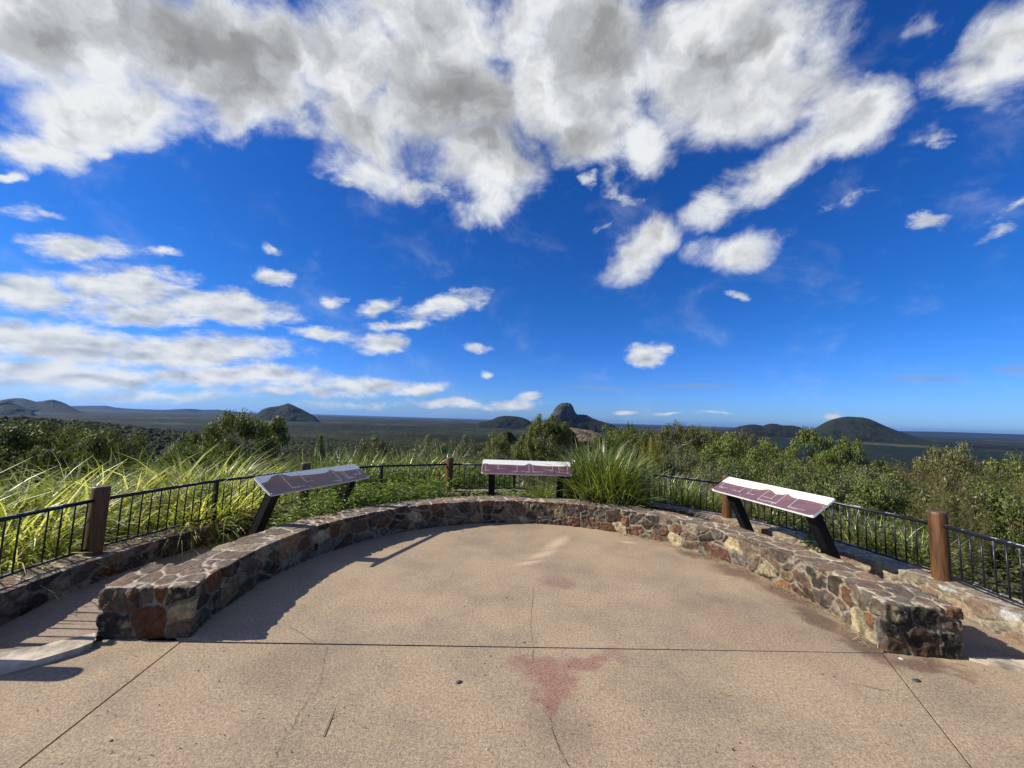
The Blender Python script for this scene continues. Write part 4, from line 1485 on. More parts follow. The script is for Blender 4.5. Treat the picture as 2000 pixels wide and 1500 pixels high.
def make_plant(kind, leafmat, seed, H=1.0, crown_w=1.0, crown_h=0.75, clumps=36, per=210, leaf=0.03, clump_r=0.17, shape='round', trunk_r=0.03,
               droop=0.3, narrow=0.42, limbs=True, gap=0.0):
    """unit-height plant: trunk with limbs, and a crown of leaf clumps"""
    rng = np.random.default_rng(seed)
    root = empty(kind)
    cb = H - crown_h
    cen = []
    while len(cen) < clumps:
        p = rng.uniform(-1, 1, 3)
        q = np.linalg.norm(p)
        if q > 1:
            continue
        if shape != 'feather' and q < 0.45 and rng.random() < 0.75:
            continue
        z = p[2]
        wscale = 1.0
        if shape == 'cone':
            wscale = max(0.08, (1 - z) / 2)
        elif shape == 'umbrella':
            if z < 0.1:
                continue
            wscale = 1.25 - 0.35 * z
        elif shape == 'round':
            wscale = 1.0 if z > -0.3 else 0.8
        cc = np.array([p[0] * crown_w / 2 * wscale, p[1] * crown_w / 2 * wscale, cb + (z + 1) / 2 * crown_h])
        cen.append(cc)
    cen = np.array(cen)
    cen *= np.array([1 + rng.uniform(-.12, .12), 1 + rng.uniform(-.12, .12), 1])
    tops = cen[:, 2].max() + clump_r * (1.65 if shape == 'feather' else 0.85)
    cen[:, 2] *= (H / tops)
    pos, out = [], []
    for c in cen:
        k = int(per * rng.uniform(0.5, 1.4))
        d = rng.normal(size=(k, 3))
        d /= np.linalg.norm(d, axis=1, keepdims=True)
        rr = clump_r * rng.uniform(0.6, 1.3) * rng.random(k) ** 0.42
        sc = np.array([1.0, 1.0, 0.72])
        if shape == 'feather':
            sc = np.array([0.55, 0.55, 1.5])
        pos.append(c + d * rr[:, None] * sc)
        out.append(d)
    pos = np.concatenate(pos)
    out = np.concatenate(out)
    V, F = leaf_cloud(pos, leaf, rng, droop, narrow, out)
    link('crown', mesh_np('crown', V, F, leafmat), root)
    mb = MB()
    lean = rng.uniform(-.06, .06, 2)
    tp = [np.array([0, 0, -0.12]), np.array([lean[0] * .4, lean[1] * .4, max(0.02, cb * 0.6)]), np.array([lean[0], lean[1], cb + crown_h * 0.45])]
    mb.tube(tp, [trunk_r * 1.25, trunk_r, trunk_r * 0.45], 7)
    if limbs:
        order = rng.permutation(len(cen))[:min(16, len(cen))]
        for i in order:
            c = cen[i]
            t = rng.uniform(0.45, 0.95)
            s0 = tp[1] + (tp[2] - tp[1]) * (t if c[2] > cb + .1 else t * .4)
            m = (s0 + c) / 2 + np.array([0, 0, -0.03]) + rng.uniform(-.02, .02, 3)
            mb.tube([s0, m, c + (c - m) * 0.25], [trunk_r * 0.45, trunk_r * 0.28, trunk_r * 0.1], 5, cap=False)
    mb.build('trunk', BARK, root)
    return root


def place_plants():
    P = {}
    P['gum0'] = lambda: make_plant('gum_tree', GUM, 1, crown_w=1.0, crown_h=0.84, clumps=52, per=330, leaf=0.034, clump_r=0.15)
    P['gum1'] = lambda: make_plant('gum_tree', GUM, 2, crown_w=1.1, crown_h=0.78, clumps=46, per=330, leaf=0.036, clump_r=0.15)
    P['gum2'] = lambda: make_plant('gum_tree', GUM_L, 3, crown_w=1.0, crown_h=0.74, clumps=40, per=300, leaf=0.036, clump_r=0.14)
    P['open'] = lambda: make_plant('gum_tree', GUM_L, 4, crown_w=1.2, crown_h=0.66, clumps=34, per=260, leaf=0.034, clump_r=0.11, trunk_r=0.022)
    P['umb'] = lambda: make_plant('gum_tree', OLIVE, 5, crown_w=1.3, crown_h=0.5, clumps=34, per=220, leaf=0.03, clump_r=0.12, shape='umbrella', trunk_r=0.022)
    P['dome'] = lambda: make_plant('gum_tree', OLIVE, 6, crown_w=0.95, crown_h=0.85, clumps=44, per=330, leaf=0.033, clump_r=0.16)
    P['grey'] = lambda: make_plant('shrub', GREY, 7, crown_w=1.05, crown_h=0.85, clumps=40, per=200, leaf=0.03, clump_r=0.14, trunk_r=0.02)
    P['thick'] = lambda: make_plant('shrub', THICK, 8, crown_w=1.3, crown_h=0.93, clumps=56, per=200, leaf=0.040, clump_r=0.16, trunk_r=0.014, narrow=0.4)
    P['thick1'] = lambda: make_plant('shrub', THICK, 9, crown_w=1.2, crown_h=0.9, clumps=50, per=200, leaf=0.042, clump_r=0.16, trunk_r=0.014, narrow=0.4)
    P['olive'] = lambda: make_plant('shrub', OLIVE, 10, crown_w=1.2, crown_h=0.92, clumps=50, per=200, leaf=0.036, clump_r=0.16, trunk_r=0.014)
    P['rust'] = lambda: make_plant('shrub', RUST, 11, crown_w=1.25, crown_h=0.9, clumps=60, per=230, leaf=0.042, clump_r=0.17, shape='feather', narrow=0.13, droop=0.1, trunk_r=0.014)
    P['feath'] = lambda: make_plant('shrub', mat_leaf('feathery foliage', (.07, .07, .022), (.16, .155, .045), (.21, .15, .06), trans=0.35), 12, crown_w=1.25, crown_h=0.92, clumps=70, per=260, leaf=0.046, clump_r=0.17, shape='feather', narrow=0.10, droop=0.0, trunk_r=0.012)
    P['yel'] = lambda: make_plant('wattle_shrub', YELLOW, 13, crown_w=0.75, crown_h=0.95, clumps=46, per=210, leaf=0.05, clump_r=0.15, shape='feather', narrow=0.12, droop=-0.8, trunk_r=0.014)
    P['pine'] = lambda: make_plant('pine_tree', PINE, 14, crown_w=0.6, crown_h=0.95, clumps=46, per=200, leaf=0.05, clump_r=0.08, shape='cone', narrow=0.10, droop=-0.4, trunk_r=0.014)
    protos, used = {}, set()

    def put(kind, px, py, Y, wpx, label, cat, group, H=None, rz=None):
        """crown top seen at photo position px, py at distance Y; wpx is its width there"""
        top = at(px, py, Y)
        g = float(ground_z(np.array([top[0]]), np.array([top[1]]))[0])
        h = max(0.6, top[2] - g + 0.15)
        w = wpx / FPX * Y
        if kind not in protos:
            protos[kind] = P[kind]()
        if kind not in used:
            o = protos[kind]
            used.add(kind)
        else:
            o = copy_tree(protos[kind])
        o.location = (top[0], top[1], g - 0.1)
        cwid = {'gum0': 1.1, 'gum1': 1.2, 'gum2': 1.1, 'open': 1.35, 'umb': 1.5, 'dome': 1.05, 'grey': 1.15, 'thick': 1.45, 'thick1': 1.35, 'olive': 1.35, 'rust': 1.3, 'feath': 1.3, 'yel': .8, 'pine': .62}[kind]
        sx = w / cwid
        if kind not in ('pine', 'yel') and wpx > 30:
            sx = max(sx, (0.62 if cat == 'shrub' else 0.44) * h)
        o.scale = (sx, sx, h + 0.1)
        o.rotation_euler = (0, 0, rz if rz is not None else (px * 1.7) % 6.28)
        tag(o, label, cat, group)
        return o
    gl = 'trees on the slope below the left fence'
    gm = 'trees and shrubs below the lookout in the middle'
    gr = 'trees beyond the right fence'
    L = [
        ('gum1', 20, 818, 36, 190, 'dark tree at the far left edge, above the tall grass', 'tree', gl),
        ('gum0', 95, 815, 38, 160, 'second dark tree from the left edge, with the palest crown top', 'tree', gl),
        ('gum1', 160, 822, 35, 140, 'bushy olive tree left of the small round tree', 'tree', gl),
        ('gum0', 228, 831, 33, 118, 'small round dark tree alone behind the tall grass', 'tree', gl),
        ('gum0', 484, 795, 40, 150, 'tall dark tree breaking the skyline before the pointed mountain', 'tree', gl),
        ('gum1', 405, 832, 40, 120, 'dark shoulder tree just left of the tall dark tree', 'tree', gl),
        ('gum2', 350, 862, 30, 110, 'bright green low tree left of the tall dark tree', 'tree', gl),
        ('gum1', 440, 868, 34, 90, 'dark bushy tree below the tall dark tree, behind the grass', 'tree', gl),
        ('olive', 545, 884, 26, 80, 'low olive shrub right of the tall dark tree', 'shrub', gl),
        ('rust', 592, 868, 30, 60, 'brownish shrub left of the young pine', 'shrub', gl),
        ('pine', 627, 849, 20, 48, 'small bright green cone shaped pine above the left sign', 'pine', gl),
        ('dome', 733, 843, 34, 84, 'rounded olive tree alone right of the left sign', 'tree', gm),
        ('olive', 790, 880, 22, 70, 'low green shrub right of the rounded olive tree', 'shrub', gm),
        ('grey', 838, 852, 12, 90, 'pale wispy shrub behind the fence left of the slim post', 'shrub', gm),
        ('grey', 912, 846, 24, 80, 'greyish brown shrub left of the middle sign', 'shrub', gm),
        ('olive', 968, 864, 15, 72, 'rounded yellow green shrub above the middle sign', 'shrub', gm),
        ('gum1', 972, 842, 38, 70, 'dull olive tree behind the rounded yellow green shrub', 'tree', gm),
        ('gum2', 1030, 842, 32, 60, 'bright green tree left of the dark leaning tree below the peak', 'tree', gm),
        ('gum0', 1075, 816, 30, 92, 'dark tree reaching the skyline just before the rock peak', 'tree', gm),
        ('open', 1066, 807, 31, 40, 'sprig topped thin tree at the left foot of the rock peak', 'tree', gm),
        ('gum1', 1190, 826, 44, 50, 'olive tree at the right foot of the rock peak', 'tree', gm),
        ('open', 1230, 821, 46, 18, 'tiny tuft topped tree standing above the tree line right of the peak', 'tree', gm),
        ('gum0', 1232, 832, 42, 84, 'dark tree under the tiny tuft topped tree', 'tree', gr),
        ('gum2', 1200, 850, 36, 80, 'mid green tree below the cleared hillside', 'tree', gr),
        ('gum1', 1262, 838, 40, 80, 'dull tree left of the umbrella shaped treetop', 'tree', gr),
        ('umb', 1326, 820, 44, 64, 'umbrella shaped treetop on the skyline right of the peak', 'tree', gr),
        ('gum0', 1352, 826, 46, 40, 'narrow dark treetop right of the umbrella shaped one', 'tree', gr),
        ('yel', 1277, 852, 17, 66, 'yellow wattle shrub glowing among the dark trees', 'wattle', gr),
        ('grey', 1325, 864, 22, 90, 'grey green shrub right of the yellow wattle', 'shrub', gr),
        ('gum1', 1390, 833, 42, 90, 'brownish tree above the right sign, first from the left', 'tree', gr),
        ('gum2', 1430, 846, 32, 110, 'broad bright green tree above the right sign', 'tree', gr),
        ('gum2', 1498, 856, 30, 80, 'bright green tree left of the sprawling open tree', 'tree', gr),
        ('umb', 1455, 837, 48, 60, 'flat topped dull tree before the low two topped hill', 'tree', gr),
        ('open', 1585, 832, 26, 110, 'sprawling open green tree before the big dome mountain', 'tree', gr),
        ('open', 1650, 852, 25, 90, 'lower open green tree right of the sprawling one', 'tree', gr),
        ('gum2', 1625, 872, 20, 80, 'dense bright green tree below the sprawling open tree', 'tree', gr),
        ('umb', 1868, 861, 22, 150, 'wide flat topped tree over the dark plain near the right edge', 'tree', gr),
        ('gum1', 1975, 882, 24, 90, 'pale leaved tree at the right edge above the feathery shrub', 'tree', gr),
        ('rust', 1790, 892, 13, 170, 'rusty brown feathery shrub left of the wide flat topped tree', 'shrub', gr),
        ('feath', 1950, 902, 9.5, 190, 'soft yellow green feathery shrub at the right edge', 'shrub', gr),
        ('rust', 1885, 925, 9.0, 140, 'rusty feathery shrub between the flat topped tree and the post', 'shrub', gr),
        ('feath', 1840, 950, 7.6, 120, 'low feathery shrub just behind the sunlit timber post', 'shrub', gr),
        ('thick', 1995, 985, 8.0, 70, 'bright leafy sprig bush at the right edge behind the fence', 'shrub', gr),
    ]
    for a in L:
        put(*a)
    # the thicket beyond the right fence: shrubs nothing tells apart
    rng = np.random.default_rng(5)
    line_x = [1150, 1250, 1350, 1450, 1550, 1650, 1750, 1850, 2050]
    for Y, dy, n, x0, x1, wd in ((26, 56, 12, 1180, 2080, 95), (18, 64, 12, 1260, 2120, 105), (12.5, 76, 12, 1330, 2160, 120), (9.3, 98, 10, 1420, 2200, 130)):
        for i in range(n):
            px = x0 + (x1 - x0) * (i + 0.5 + rng.uniform(-.3, .3)) / n
            hor = 819 + (px - 1000) * 0.031
            kind = rng.choice(['thick', 'thick1', 'olive', 'thick', 'grey', 'rust'] if px < 1700 else ['thick1', 'olive', 'rust', 'rust', 'feath'])
            if px > 1650:
                dy2 = dy - 4
            else:
                dy2 = dy
            lab = {'thick': 'glossy green shrub packed in the thicket beyond the right fence', 'thick1': 'glossy green shrub packed in the thicket beyond the right fence',
                   'olive': 'olive shrub packed in the thicket beyond the right fence', 'grey': 'grey leaved shrub packed in the thicket beyond the right fence',
                   'rust': 'rust tinged shrub packed in the thicket beyond the right fence', 'feath': 'feathery shrub packed in the thicket beyond the right fence'}[kind]
            put(kind, px, hor + dy2 + rng.uniform(-9, 9), Y * rng.uniform(.92, 1.08), wd * rng.uniform(.8, 1.25), lab, 'shrub', 'thicket: ' + lab)
    # low scrub behind the middle and left fence
    for Y, dy, n, x0, x1, wd in ((12, 92, 6, 640, 1200, 90), (18, 82, 6, 760, 1180, 80)):
        for i in range(n):
            px = x0 + (x1 - x0) * (i + 0.5 + rng.uniform(-.3, .3)) / n
            hor = 819 + (px - 1000) * 0.031
            kind = rng.choice(['olive', 'dome', 'thick1', 'gum1', 'gum0'])
            lab = 'low scrub in the dip behind the fence, left and middle'
            put(kind, px, hor + dy + rng.uniform(-8, 8), Y * rng.uniform(.9, 1.1), wd * rng.uniform(.8, 1.2), lab, 'shrub', 'low scrub behind the fence')
    # scattered gum trees down the valley
    for i in range(110):
        Y = 60 * (1 + rng.random() * 1.0) * (3.2 ** rng.random())
        px = rng.uniform(-60, 2060)
        p = at(px, 850, Y)
        g = float(ground_z(np.array([p[0]]), np.array([p[1]]))[0])
        hgt = rng.uniform(9, 14)
        hgt = min(hgt, CAM_H - Y * (0.065 + 0.05 * rng.random()) - g)      # the valley trees stay below the skyline
        if hgt < 4.5:
            continue
        kind = rng.choice(['gum0', 'gum1', 'gum1', 'gum2', 'dome'])
        o = copy_tree(protos[kind])
        o.location = (p[0], p[1], g - 0.3)
        w = rng.uniform(6.5, 10)
        o.scale = (w, w, hgt)
        o.rotation_euler = (0, 0, rng.uniform(0, 6.28))
        tag(o, 'gum tree among many in the wooded valley below the lookout', 'tree', 'gum trees down the valley')


place_plants()


# ------------------------------------------------------------------ grasses
def make_tussock(mat, seed, n=650, length=1.15, spread=0.16, tilt=(8, 62), curve=1.0, width=0.011, wind=(0.0, 0.0), segs=6):
    rng = np.random.default_rng(seed)
    az = rng.uniform(0, 2 * np.pi, n)
    rr = spread * np.sqrt(rng.random(n))
    base = np.stack([rr * np.cos(az), rr * np.sin(az), np.full(n, -0.03)], 1)
    az2 = az + rng.normal(0, 0.7, n)
    L = length * rng.uniform(0.6, 1.12, n)
    t0 = np.radians(tilt[0] + (tilt[1] - tilt[0]) * rng.random(n) ** 1.2)
    cv = np.radians(rng.uniform(25, 95, n)) * curve
    kink = np.where(rng.random(n) < 0.12, rng.uniform(0.4, 1.1, n), 0)
    kp = rng.integers(2, segs, n)
    P = [base]
    p = base.copy()
    for s in range(segs):
        f = (s + 0.5) / segs
        th = np.minimum(t0 + cv * f * f + kink * (s >= kp), 2.5)
        d = np.stack([np.sin(th) * np.cos(az2), np.sin(th) * np.sin(az2), np.cos(th)], 1)
        d[:, 0] += wind[0] * f
        d[:, 1] += wind[1] * f
        d /= np.linalg.norm(d, axis=1, keepdims=True)
        p = p + d * (L / segs)[:, None]
        P.append(p)
    P = np.stack(P, 1)
    tw = az2 + np.pi / 2 + rng.normal(0, 0.5, n)
    wdir = np.stack([np.cos(tw), np.sin(tw), rng.normal(0, 0.25, n)], 1)
    prof = np.array([0.8, 1.0, 1.0, 0.9, 0.72, 0.45, 0.06])[:segs + 1]
    wd = width * rng.uniform(0.6, 1.3, n)
    off = wdir[:, None, :] * (wd[:, None] * prof[None, :])[:, :, None] * 0.5
    V = np.stack([P - off, P + off], 2).reshape(-1, 3)
    k = np.arange(n)[:, None] * (2 * (segs + 1))
    s = np.arange(segs)[None, :] * 2
    b = (k + s)
    F = np.stack([b, b + 1, b + 3, b + 2], -1).reshape(-1, 4)
    return mesh_np('grass_tussock', V, F, mat, True)


def build_grass():
    wild = [make_tussock(BLADE, 100 + i, n=900, length=1.2, tilt=(8, 76), curve=1.5, width=0.021, wind=(0.26, 0.05), spread=0.3) for i in range(3)]
    green = [make_tussock(BLADE_G, 120 + i, n=460, length=1.32, tilt=(1, 42), curve=0.8, width=0.022, spread=0.22) for i in range(3)]
    small = [make_tussock(BLADE_G, 140 + i, n=420, length=0.8, tilt=(4, 60), curve=0.9, width=0.010, spread=0.14) for i in range(2)]

    def put(me, p, sc, rz, label, group, zs=1.0):
        o = bpy.data.objects.new('grass_tussock', me)
        C.objects.link(o)
        g = float(ground_z(np.array([p[0]]), np.array([p[1]]))[0]) if len(p) == 2 else p[2]
        o.location = (p[0], p[1], g)
        o.scale = (sc, sc, sc * zs)
        o.rotation_euler = (0, 0, rz)
        tag(o, label, 'grass tussock', group)
        return o
    rng = np.random.default_rng(11)
    # the big yellow mass behind the left fence
    lab_l = 'yellow green tussock in the dense grass bank left of the left sign'
    for a in np.arange(150, 196, 4.6):
        if 152.5 < a < 158:
            continue
        for r, s in ((5.08, 0.92), (5.6, 1.14), (6.25, 1.36)):
            if a > 186 and r > 6:
                continue
            aa = a + rng.uniform(-2, 2)
            p = pol(aa, r + rng.uniform(-.15, .15))[:2]
            put(wild[rng.integers(3)], p, s * rng.uniform(.88, 1.1) * (0.86 if aa > 181 and r < 5.8 else 1), rng.uniform(-.5, .5), lab_l, 'grass bank behind the left fence')
    # the rounded second mass
    lab_2 = 'arching tussock in the rounded pale grass mound just left of the left sign'
    for (px, py, Y, s) in ((330, 960, 5.0, .88), (365, 955, 5.15, 1.0), (400, 950, 5.3, 1.08), (440, 950, 5.5, 1.08), (472, 950, 5.7, .98), (345, 930, 5.9, 1.08), (385, 930, 6.0, 1.2), (425, 930, 6.2, 1.22), (462, 930, 6.4, 1.1)):
        q = at(px, py, Y)
        put(wild[rng.integers(3)], q[:2], s, rng.uniform(-.6, .6), lab_2, 'rounded grass mound')
    for (px, Y, s, me, lab) in ((548, 6.4, .95, wild[1], 'bright yellow tussock arching over the top of the left sign'),
                                (585, 6.9, .95, wild[0], 'yellow green tussock behind the timber post of the left sign'),
                                (640, 7.8, 1.0, green[0], 'upright green tussock behind the right half of the left sign'),
                                (680, 8.2, 1.0, green[1], 'upright spiky tussock at the right end of the left sign'),
                                (612, 8.0, 1.0, green[2], 'green tussock between the post and the spiky tussock of the left sign')):
        q = at(px, 930, Y)
        put(me, q[:2], s, rng.uniform(0, 6), lab, 'tussocks behind the left sign')
    for (px, Y, s, me, lab) in ((705, 7.9, 1.05, green[1], 'tall spiky tussock just right of the left sign, above the fence rail'),
                                (735, 8.6, .95, wild[2], 'yellowish tussock behind the fence below the rounded olive tree'),
                                (792, 8.9, 1.0, green[0], 'green tussock behind the fence left of the pale wispy shrub'),
                                (828, 8.5, 1.1, wild[0], 'pale yellow tussock in front of the wispy shrub behind the fence'),
                                (862, 9.0, 1.05, green[2], 'green tussock behind the fence left of the slim brown post')):
        q = at(px, 930, Y)
        put(me, q[:2], s, rng.uniform(0, 6), lab, 'tussocks behind the middle fence')
    # big clump right of the middle sign, standing in the soil bed
    lab_c = 'tall upright tussock in the big green clump right of the middle sign'
    for (px, Y, s) in ((1148, 6.75, .85), (1170, 6.65, .95), (1192, 6.6, .92), (1218, 6.4, .68), (1172, 7.0, 1.0), (1200, 6.95, .9), (1140, 7.1, .95)):
        q = at(px, 985, Y)
        put(green[rng.integers(3)], (q[0], q[1], 0.03), s, rng.uniform(0, 6), lab_c, 'big grass clump right of the middle sign')
    lab_f = 'fine drooping grass tuft below the middle sign'
    for (px, Y, s) in ((1060, 7.1, .6), (1085, 6.95, .6), (1040, 7.5, .55), (1075, 7.45, .65)):
        q = at(px, 985, Y)
        put(small[rng.integers(2)], (q[0], q[1], 0.03), s * 1.1, rng.uniform(0, 6), lab_f, 'grass tufts below the middle sign')
    # behind the right fence
    for (px, Y, s, me, lab) in ((1292, 7.9, .85, green[0], 'dark green tussock behind the fence left of the right sign'),
                                (1325, 7.7, .85, green[2], 'second dark green tussock left of the right sign, nearer to it'),
                                (1362, 7.4, .75, green[1], 'low dark tussock close to the left corner of the right sign'),
                                (1690, 5.9, .66, green[1], 'sunlit tussock behind the fence right of the right sign'),
                                (1735, 5.6, .62, green[2], 'pale bladed tussock in the middle between right sign and sunlit post'),
                                (1785, 5.3, .60, green[0], 'bright green tussock just left of the sunlit timber post'),
                                (1655, 6.3, .68, green[0], 'tussock half hidden behind the right end of the right sign'),
                                (1500, 6.9, .7, green[0], 'tussock in shadow under the middle of the right sign')):
        q = at(px, 1000, Y)
        put(me, q[:2], s, rng.uniform(0, 6), lab, 'tussocks behind the right fence')
    # grassy weeds behind the middle fence
    lab_m = 'weedy grass tuft behind the fence between the slim post and the left sign'
    for px in (725, 750, 775, 800, 825, 850, 880):
        q = at(px, 940, 8.3 + rng.uniform(-.3, .6))
        put(small[rng.integers(2)], q[:2], rng.uniform(.75, 1.05), rng.uniform(0, 6), lab_m, 'weedy tufts behind the middle fence')
    lab_n = 'shaded grass tuft behind the fence beside the middle sign'
    for px in (905, 925, 950, 985, 1010, 1040):
        q = at(px, 940, 8.6 + rng.uniform(-.2, .5))
        put(small[rng.integers(2)], q[:2], rng.uniform(.7, .95), rng.uniform(0, 6), lab_n, 'shaded tufts beside the middle sign')


build_grass()


def weeds(name, spots, seed, label, hmin, hmax, mat=None, leaf=0.075, kind='stuff', cat='weeds', per=11):
    """leafy little plants: stems with alternate lance-shaped leaves"""
    rng = np.random.default_rng(seed)
    Vl, Fl = [], []
    base = 0
    for (x, y, z) in spots:
        h = rng.uniform(hmin, hmax)
        lean = rng.normal(0, 0.22, 2)
        for j in range(per):
            f = (j + rng.random()) / per
            p = np.array([x + lean[0] * h * f * f, y + lean[1] * h * f * f, z + h * f])
            a = rng.uniform(0, 6.283)
            up = rng.uniform(-0.1, 0.9)
            d = np.array([math.cos(a), math.sin(a), up])
            d /= np.linalg.norm(d)
            w = np.cross(d, [0, 0, 1.0])
            w /= np.linalg.norm(w)
            L = leaf * rng.uniform(0.6, 1.5)
            ww = L * rng.uniform(0.12, 0.24)
            mid = p + d * L * 0.5
            tip = p + d * L + np.array([0, 0, -L * 0.35])
            Vl += [p, mid + w * ww, tip, mid - w * ww]
            Fl.append((base, base + 1, base + 2, base + 3))
            base += 4
        s = np.array([0.0022, 0, 0])
        t = np.array([x + lean[0] * h, y + lean[1] * h, z + h])
        b0 = np.array([x, y, z])
        Vl += [b0 - s, b0 + s, t + s * 0.4, t - s * 0.4]
        Fl.append((base, base + 1, base + 2, base + 3))
        base += 4
    o = link(name, mesh_np(name, np.array(Vl), np.array(Fl), mat or WEED))
    tag(o, label, cat, kind=kind)
    return o


def build_weeds():
    rng = np.random.default_rng(21)
    sp = []
    for i in range(1500):
        a = rng.uniform(72, 160)
        r = rng.uniform(R_OUT + 0.03, RO_IN - 0.06)
        if a > 140 and r > R_OUT + 0.25 + (160 - a) * 0.03:
            continue
        if 97 < a < 112 and rng.random() < 0.85 and r > 3.4:
            continue
        p = pol(a, r)
        sp.append((p[0], p[1], 0.06))
    left = [s for s in sp if math.degrees(math.atan2(s[1] - CY, s[0] - CX)) > 113]
    mid = [s for s in sp if math.degrees(math.atan2(s[1] - CY, s[0] - CX)) <= 113]
    weeds('weeds', left, 22, 'leafy green weeds filling the bed behind the seat wall at the left sign', 0.20, 0.55)
    weeds('weeds', mid, 23, 'short bright weeds in the bed under the middle sign', 0.08, 0.30, leaf=0.06)
    # weeds beyond the middle fence
    sp = []
    for i in range(650):
        a = rng.uniform(92, 142)
        r = rng.uniform(4.35, 5.3)
        p = pol(a, r)
        sp.append((p[0], p[1], -0.3))
    weeds('weeds', sp, 24, 'tall leafy weeds crowding the fence between the left and middle signs', 0.5, 1.05, leaf=0.10, per=16)
    sp = []
    for i in range(700):
        a = rng.uniform(-20, 60)
        r = rng.uniform(4.45, 6.0)
        p = pol(a, r)
        sp.append((p[0], p[1], -0.4))
    weeds('weeds', sp, 25, 'mixed undergrowth at the foot of the right fence', 0.3, 0.85, leaf=0.085, mat=OLIVE, per=14)
    # the small dark plant by the right sign leg
    sp = []
    for i in range(26):
        q = at_z(1592 + rng.uniform(-28, 28), 1092 + rng.uniform(-12, 14), PATH_Z)
        sp.append((q[0], q[1], PATH_Z))
    o = weeds('path_plant', sp, 26, 'small dark leafy plant growing on the path beside the right sign leg', 0.2, 0.42, mat=GUM_L, leaf=0.07, kind='thing', cat='plant')
    # straw and leaf litter
    V, F = [], []
    b = 0

    def stick(p, a, L, w, z):
        nonlocal b
        d = np.array([math.cos(a), math.sin(a), 0]) * L / 2
        n = np.array([-math.sin(a), math.cos(a), 0]) * w / 2
        bend = np.array([-math.sin(a), math.cos(a), 0]) * rng.normal(0, .06) * L
        c = np.array([p[0], p[1], z])
        V.extend([c - d - n, c - d + n, c + bend + n + [0, 0, .004], c + bend - n + [0, 0, .004], c + d + n, c + d - n])
        F.extend([(b, b + 3, b + 2, b + 1), (b + 3, b + 5, b + 4, b + 2)])
        b += 6
    for i in range(330):
        a = rng.uniform(-13, 58)
        r = R_IN - abs(rng.normal(0, 0.07)) - 0.01
        p = pol(a, r)
        stick(p, rng.normal(rad(a) + math.pi / 2, 0.6), rng.uniform(.02, .13), rng.uniform(.0025, .005), rng.uniform(.004, .014))
    for i in range(70):
        p = pol2(rng.uniform(-8, 30), RO_IN - abs(rng.normal(0, .2)) - 0.02)
        stick(p, rng.uniform(0, 6.28), rng.uniform(.04, .25), .004, PATH_Z + .008)
    o = link('straw_litter', mesh_np('straw_litter', np.array(V), np.array(F), STRAW))
    tag(o, 'dry straw and leaf litter swept against the right part of the seat wall', 'straw', kind='stuff')
    V.clear()
    F.clear()
    b = 0
    # crumbs of bark, seeds and grit over the whole floor
    for i in range(420):
        px, py = rng.uniform(60, 1950), rng.uniform(1040, 1500)
        p = at_z(px, py, 0)
        if math.hypot(p[0] - CX, p[1] - CY) > 2.5 and p[1] > 2.8:
            continue
        L = rng.uniform(.003, .011) * (1.6 if rng.random() < 0.1 else 1)
        stick(p, rng.uniform(0, 6.28), L, L * rng.uniform(.25, .7), .003)
    crumb = mat_leaf('bark crumbs', (.04, .028, .02), (.12, .085, .055), (.5, .42, .3), trans=0.0)
    o = link('floor_litter', mesh_np('floor_litter', np.array(V), np.array(F), crumb))
    tag(o, 'dark crumbs of bark and grit scattered over the concrete', 'litter', kind='stuff')
    # single twigs lying on the concrete
    for (px, py, L, a, lab) in ((642, 1410, .20, 100, 'dry forked grass stalk lying on the concrete near the crack'),
                                (1695, 1342, .17, -27, 'straight straw lying on the right side of the concrete'),
                                (1560, 1198, .13, -15, 'short straw lying beside the litter at the right wall'),
                                (1868, 1297, .10, -30, 'short straw at the foot of the dark right end block')):
        p = at_z(px, py, 0)
        mb = MB()
        d = np.array([math.cos(rad(a)), math.sin(rad(a)), 0])
        mb.tube([p - d * L / 2 + [0, 0, .006], p + [0.004, 0, .005], p + d * L / 2 + [0, 0, .006]], [.0022, .002, .001], 5)
        if 'forked' in lab:
            mb.tube([p + [0, 0, .005], p + d * L * .25 + np.array([.03, .01, .008])], [.0015, .0008], 4)
        tag(mb.build('straw', STRAW), lab, 'straw', 'single straws on the concrete')
    peb = mat_simple('dark pebble', (.05, .05, .055), .7)
    pebl = mat_simple('pale chip', (.6, .57, .5), .8)
    for k, (px, py, r, m, lab) in enumerate(((896, 1333, .016, peb, 'dark grey pebble in the middle of the concrete'), (1790, 1330, .02, peb, 'flat dark leaf scrap near the right joint'),
                                             (1110, 1302, .006, peb, 'tiny black pebble on the reddish stain'), (217, 1447, .008, peb, 'tiny dark pebble near the bottom left joint'),
                                             (1760, 1287, .012, pebl, 'pale chip at the foot of the dark right end block'))):
        p = at_z(px, py, 0)
        rg = np.random.default_rng(k)
        mb = MB()
        n = 9
        vs = [(p[0], p[1], r * .55)]
        for (f, z) in ((.7, .45), (1.0, .12), (.95, 0.0)):
            for j in range(n):
                aa = 2 * math.pi * j / n
                q = r * f * (1 + .2 * math.sin(2 * aa + k) + rg.uniform(-.1, .1))
                vs.append((p[0] + q * math.cos(aa) * 1.25, p[1] + q * math.sin(aa), r * z))
        fs = [(0, 1 + j, 1 + (j + 1) % n) for j in range(n)]
        for l in range(2):
            for j in range(n):
                j2 = (j + 1) % n
                fs.append((1 + l * n + j, 1 + (l + 1) * n + j, 1 + (l + 1) * n + j2, 1 + l * n + j2))
        mb.add(vs, fs, 0, True)
        tag(mb.build('pebble', m), lab, 'pebble', 'loose bits on the concrete')


build_weeds()

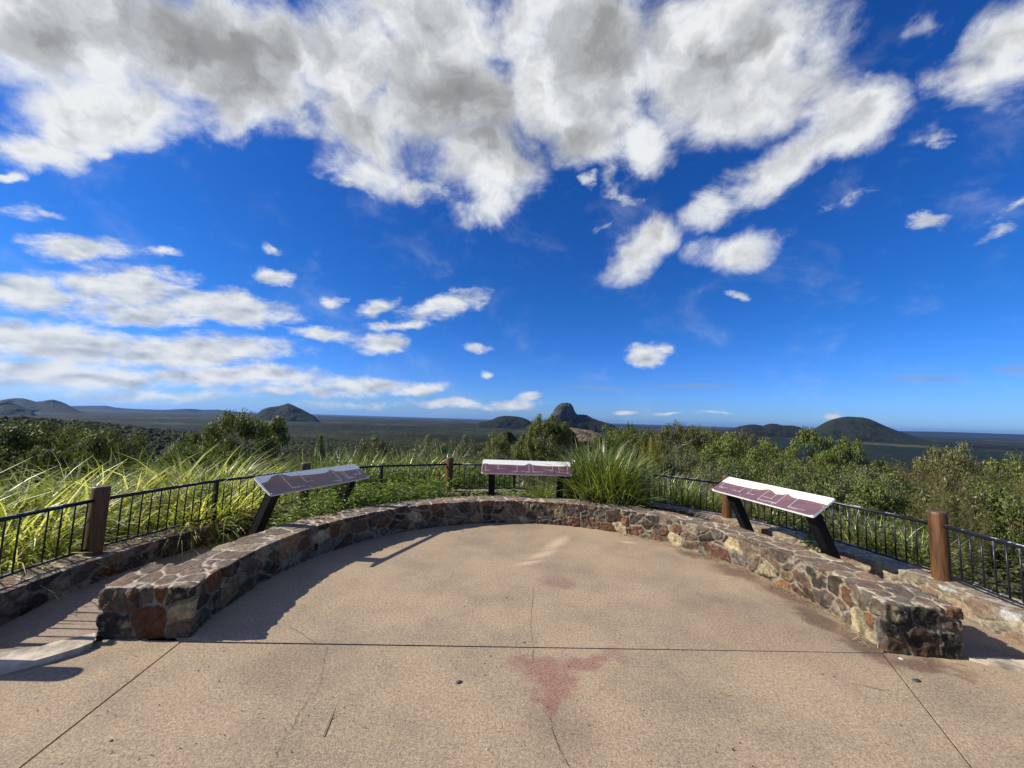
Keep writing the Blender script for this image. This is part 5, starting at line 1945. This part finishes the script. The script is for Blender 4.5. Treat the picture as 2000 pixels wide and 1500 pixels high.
# ------------------------------------------------------------------ air
def build_haze():
    mb = MB()
    mb.box((0, 20000, 100), (120000, 100000, 560))
    m = bpy.data.materials.new('haze air')
    m.use_nodes = True
    nt = m.node_tree
    nt.nodes.clear()
    out = nt.nodes.new('ShaderNodeOutputMaterial')
    v = nt.nodes.new('ShaderNodeVolumePrincipled')
    v.inputs['Color'].default_value = (0.28, 0.52, 1.0, 1)
    v.inputs['Density'].default_value = 1.5e-5
    v.inputs['Anisotropy'].default_value = 0.3
    nt.links.new(v.outputs[0], out.inputs['Volume'])
    o = mb.build('haze', m)
    tag(o, 'faint blue haze filling the air over the plain', 'haze', kind='stuff')


build_haze()
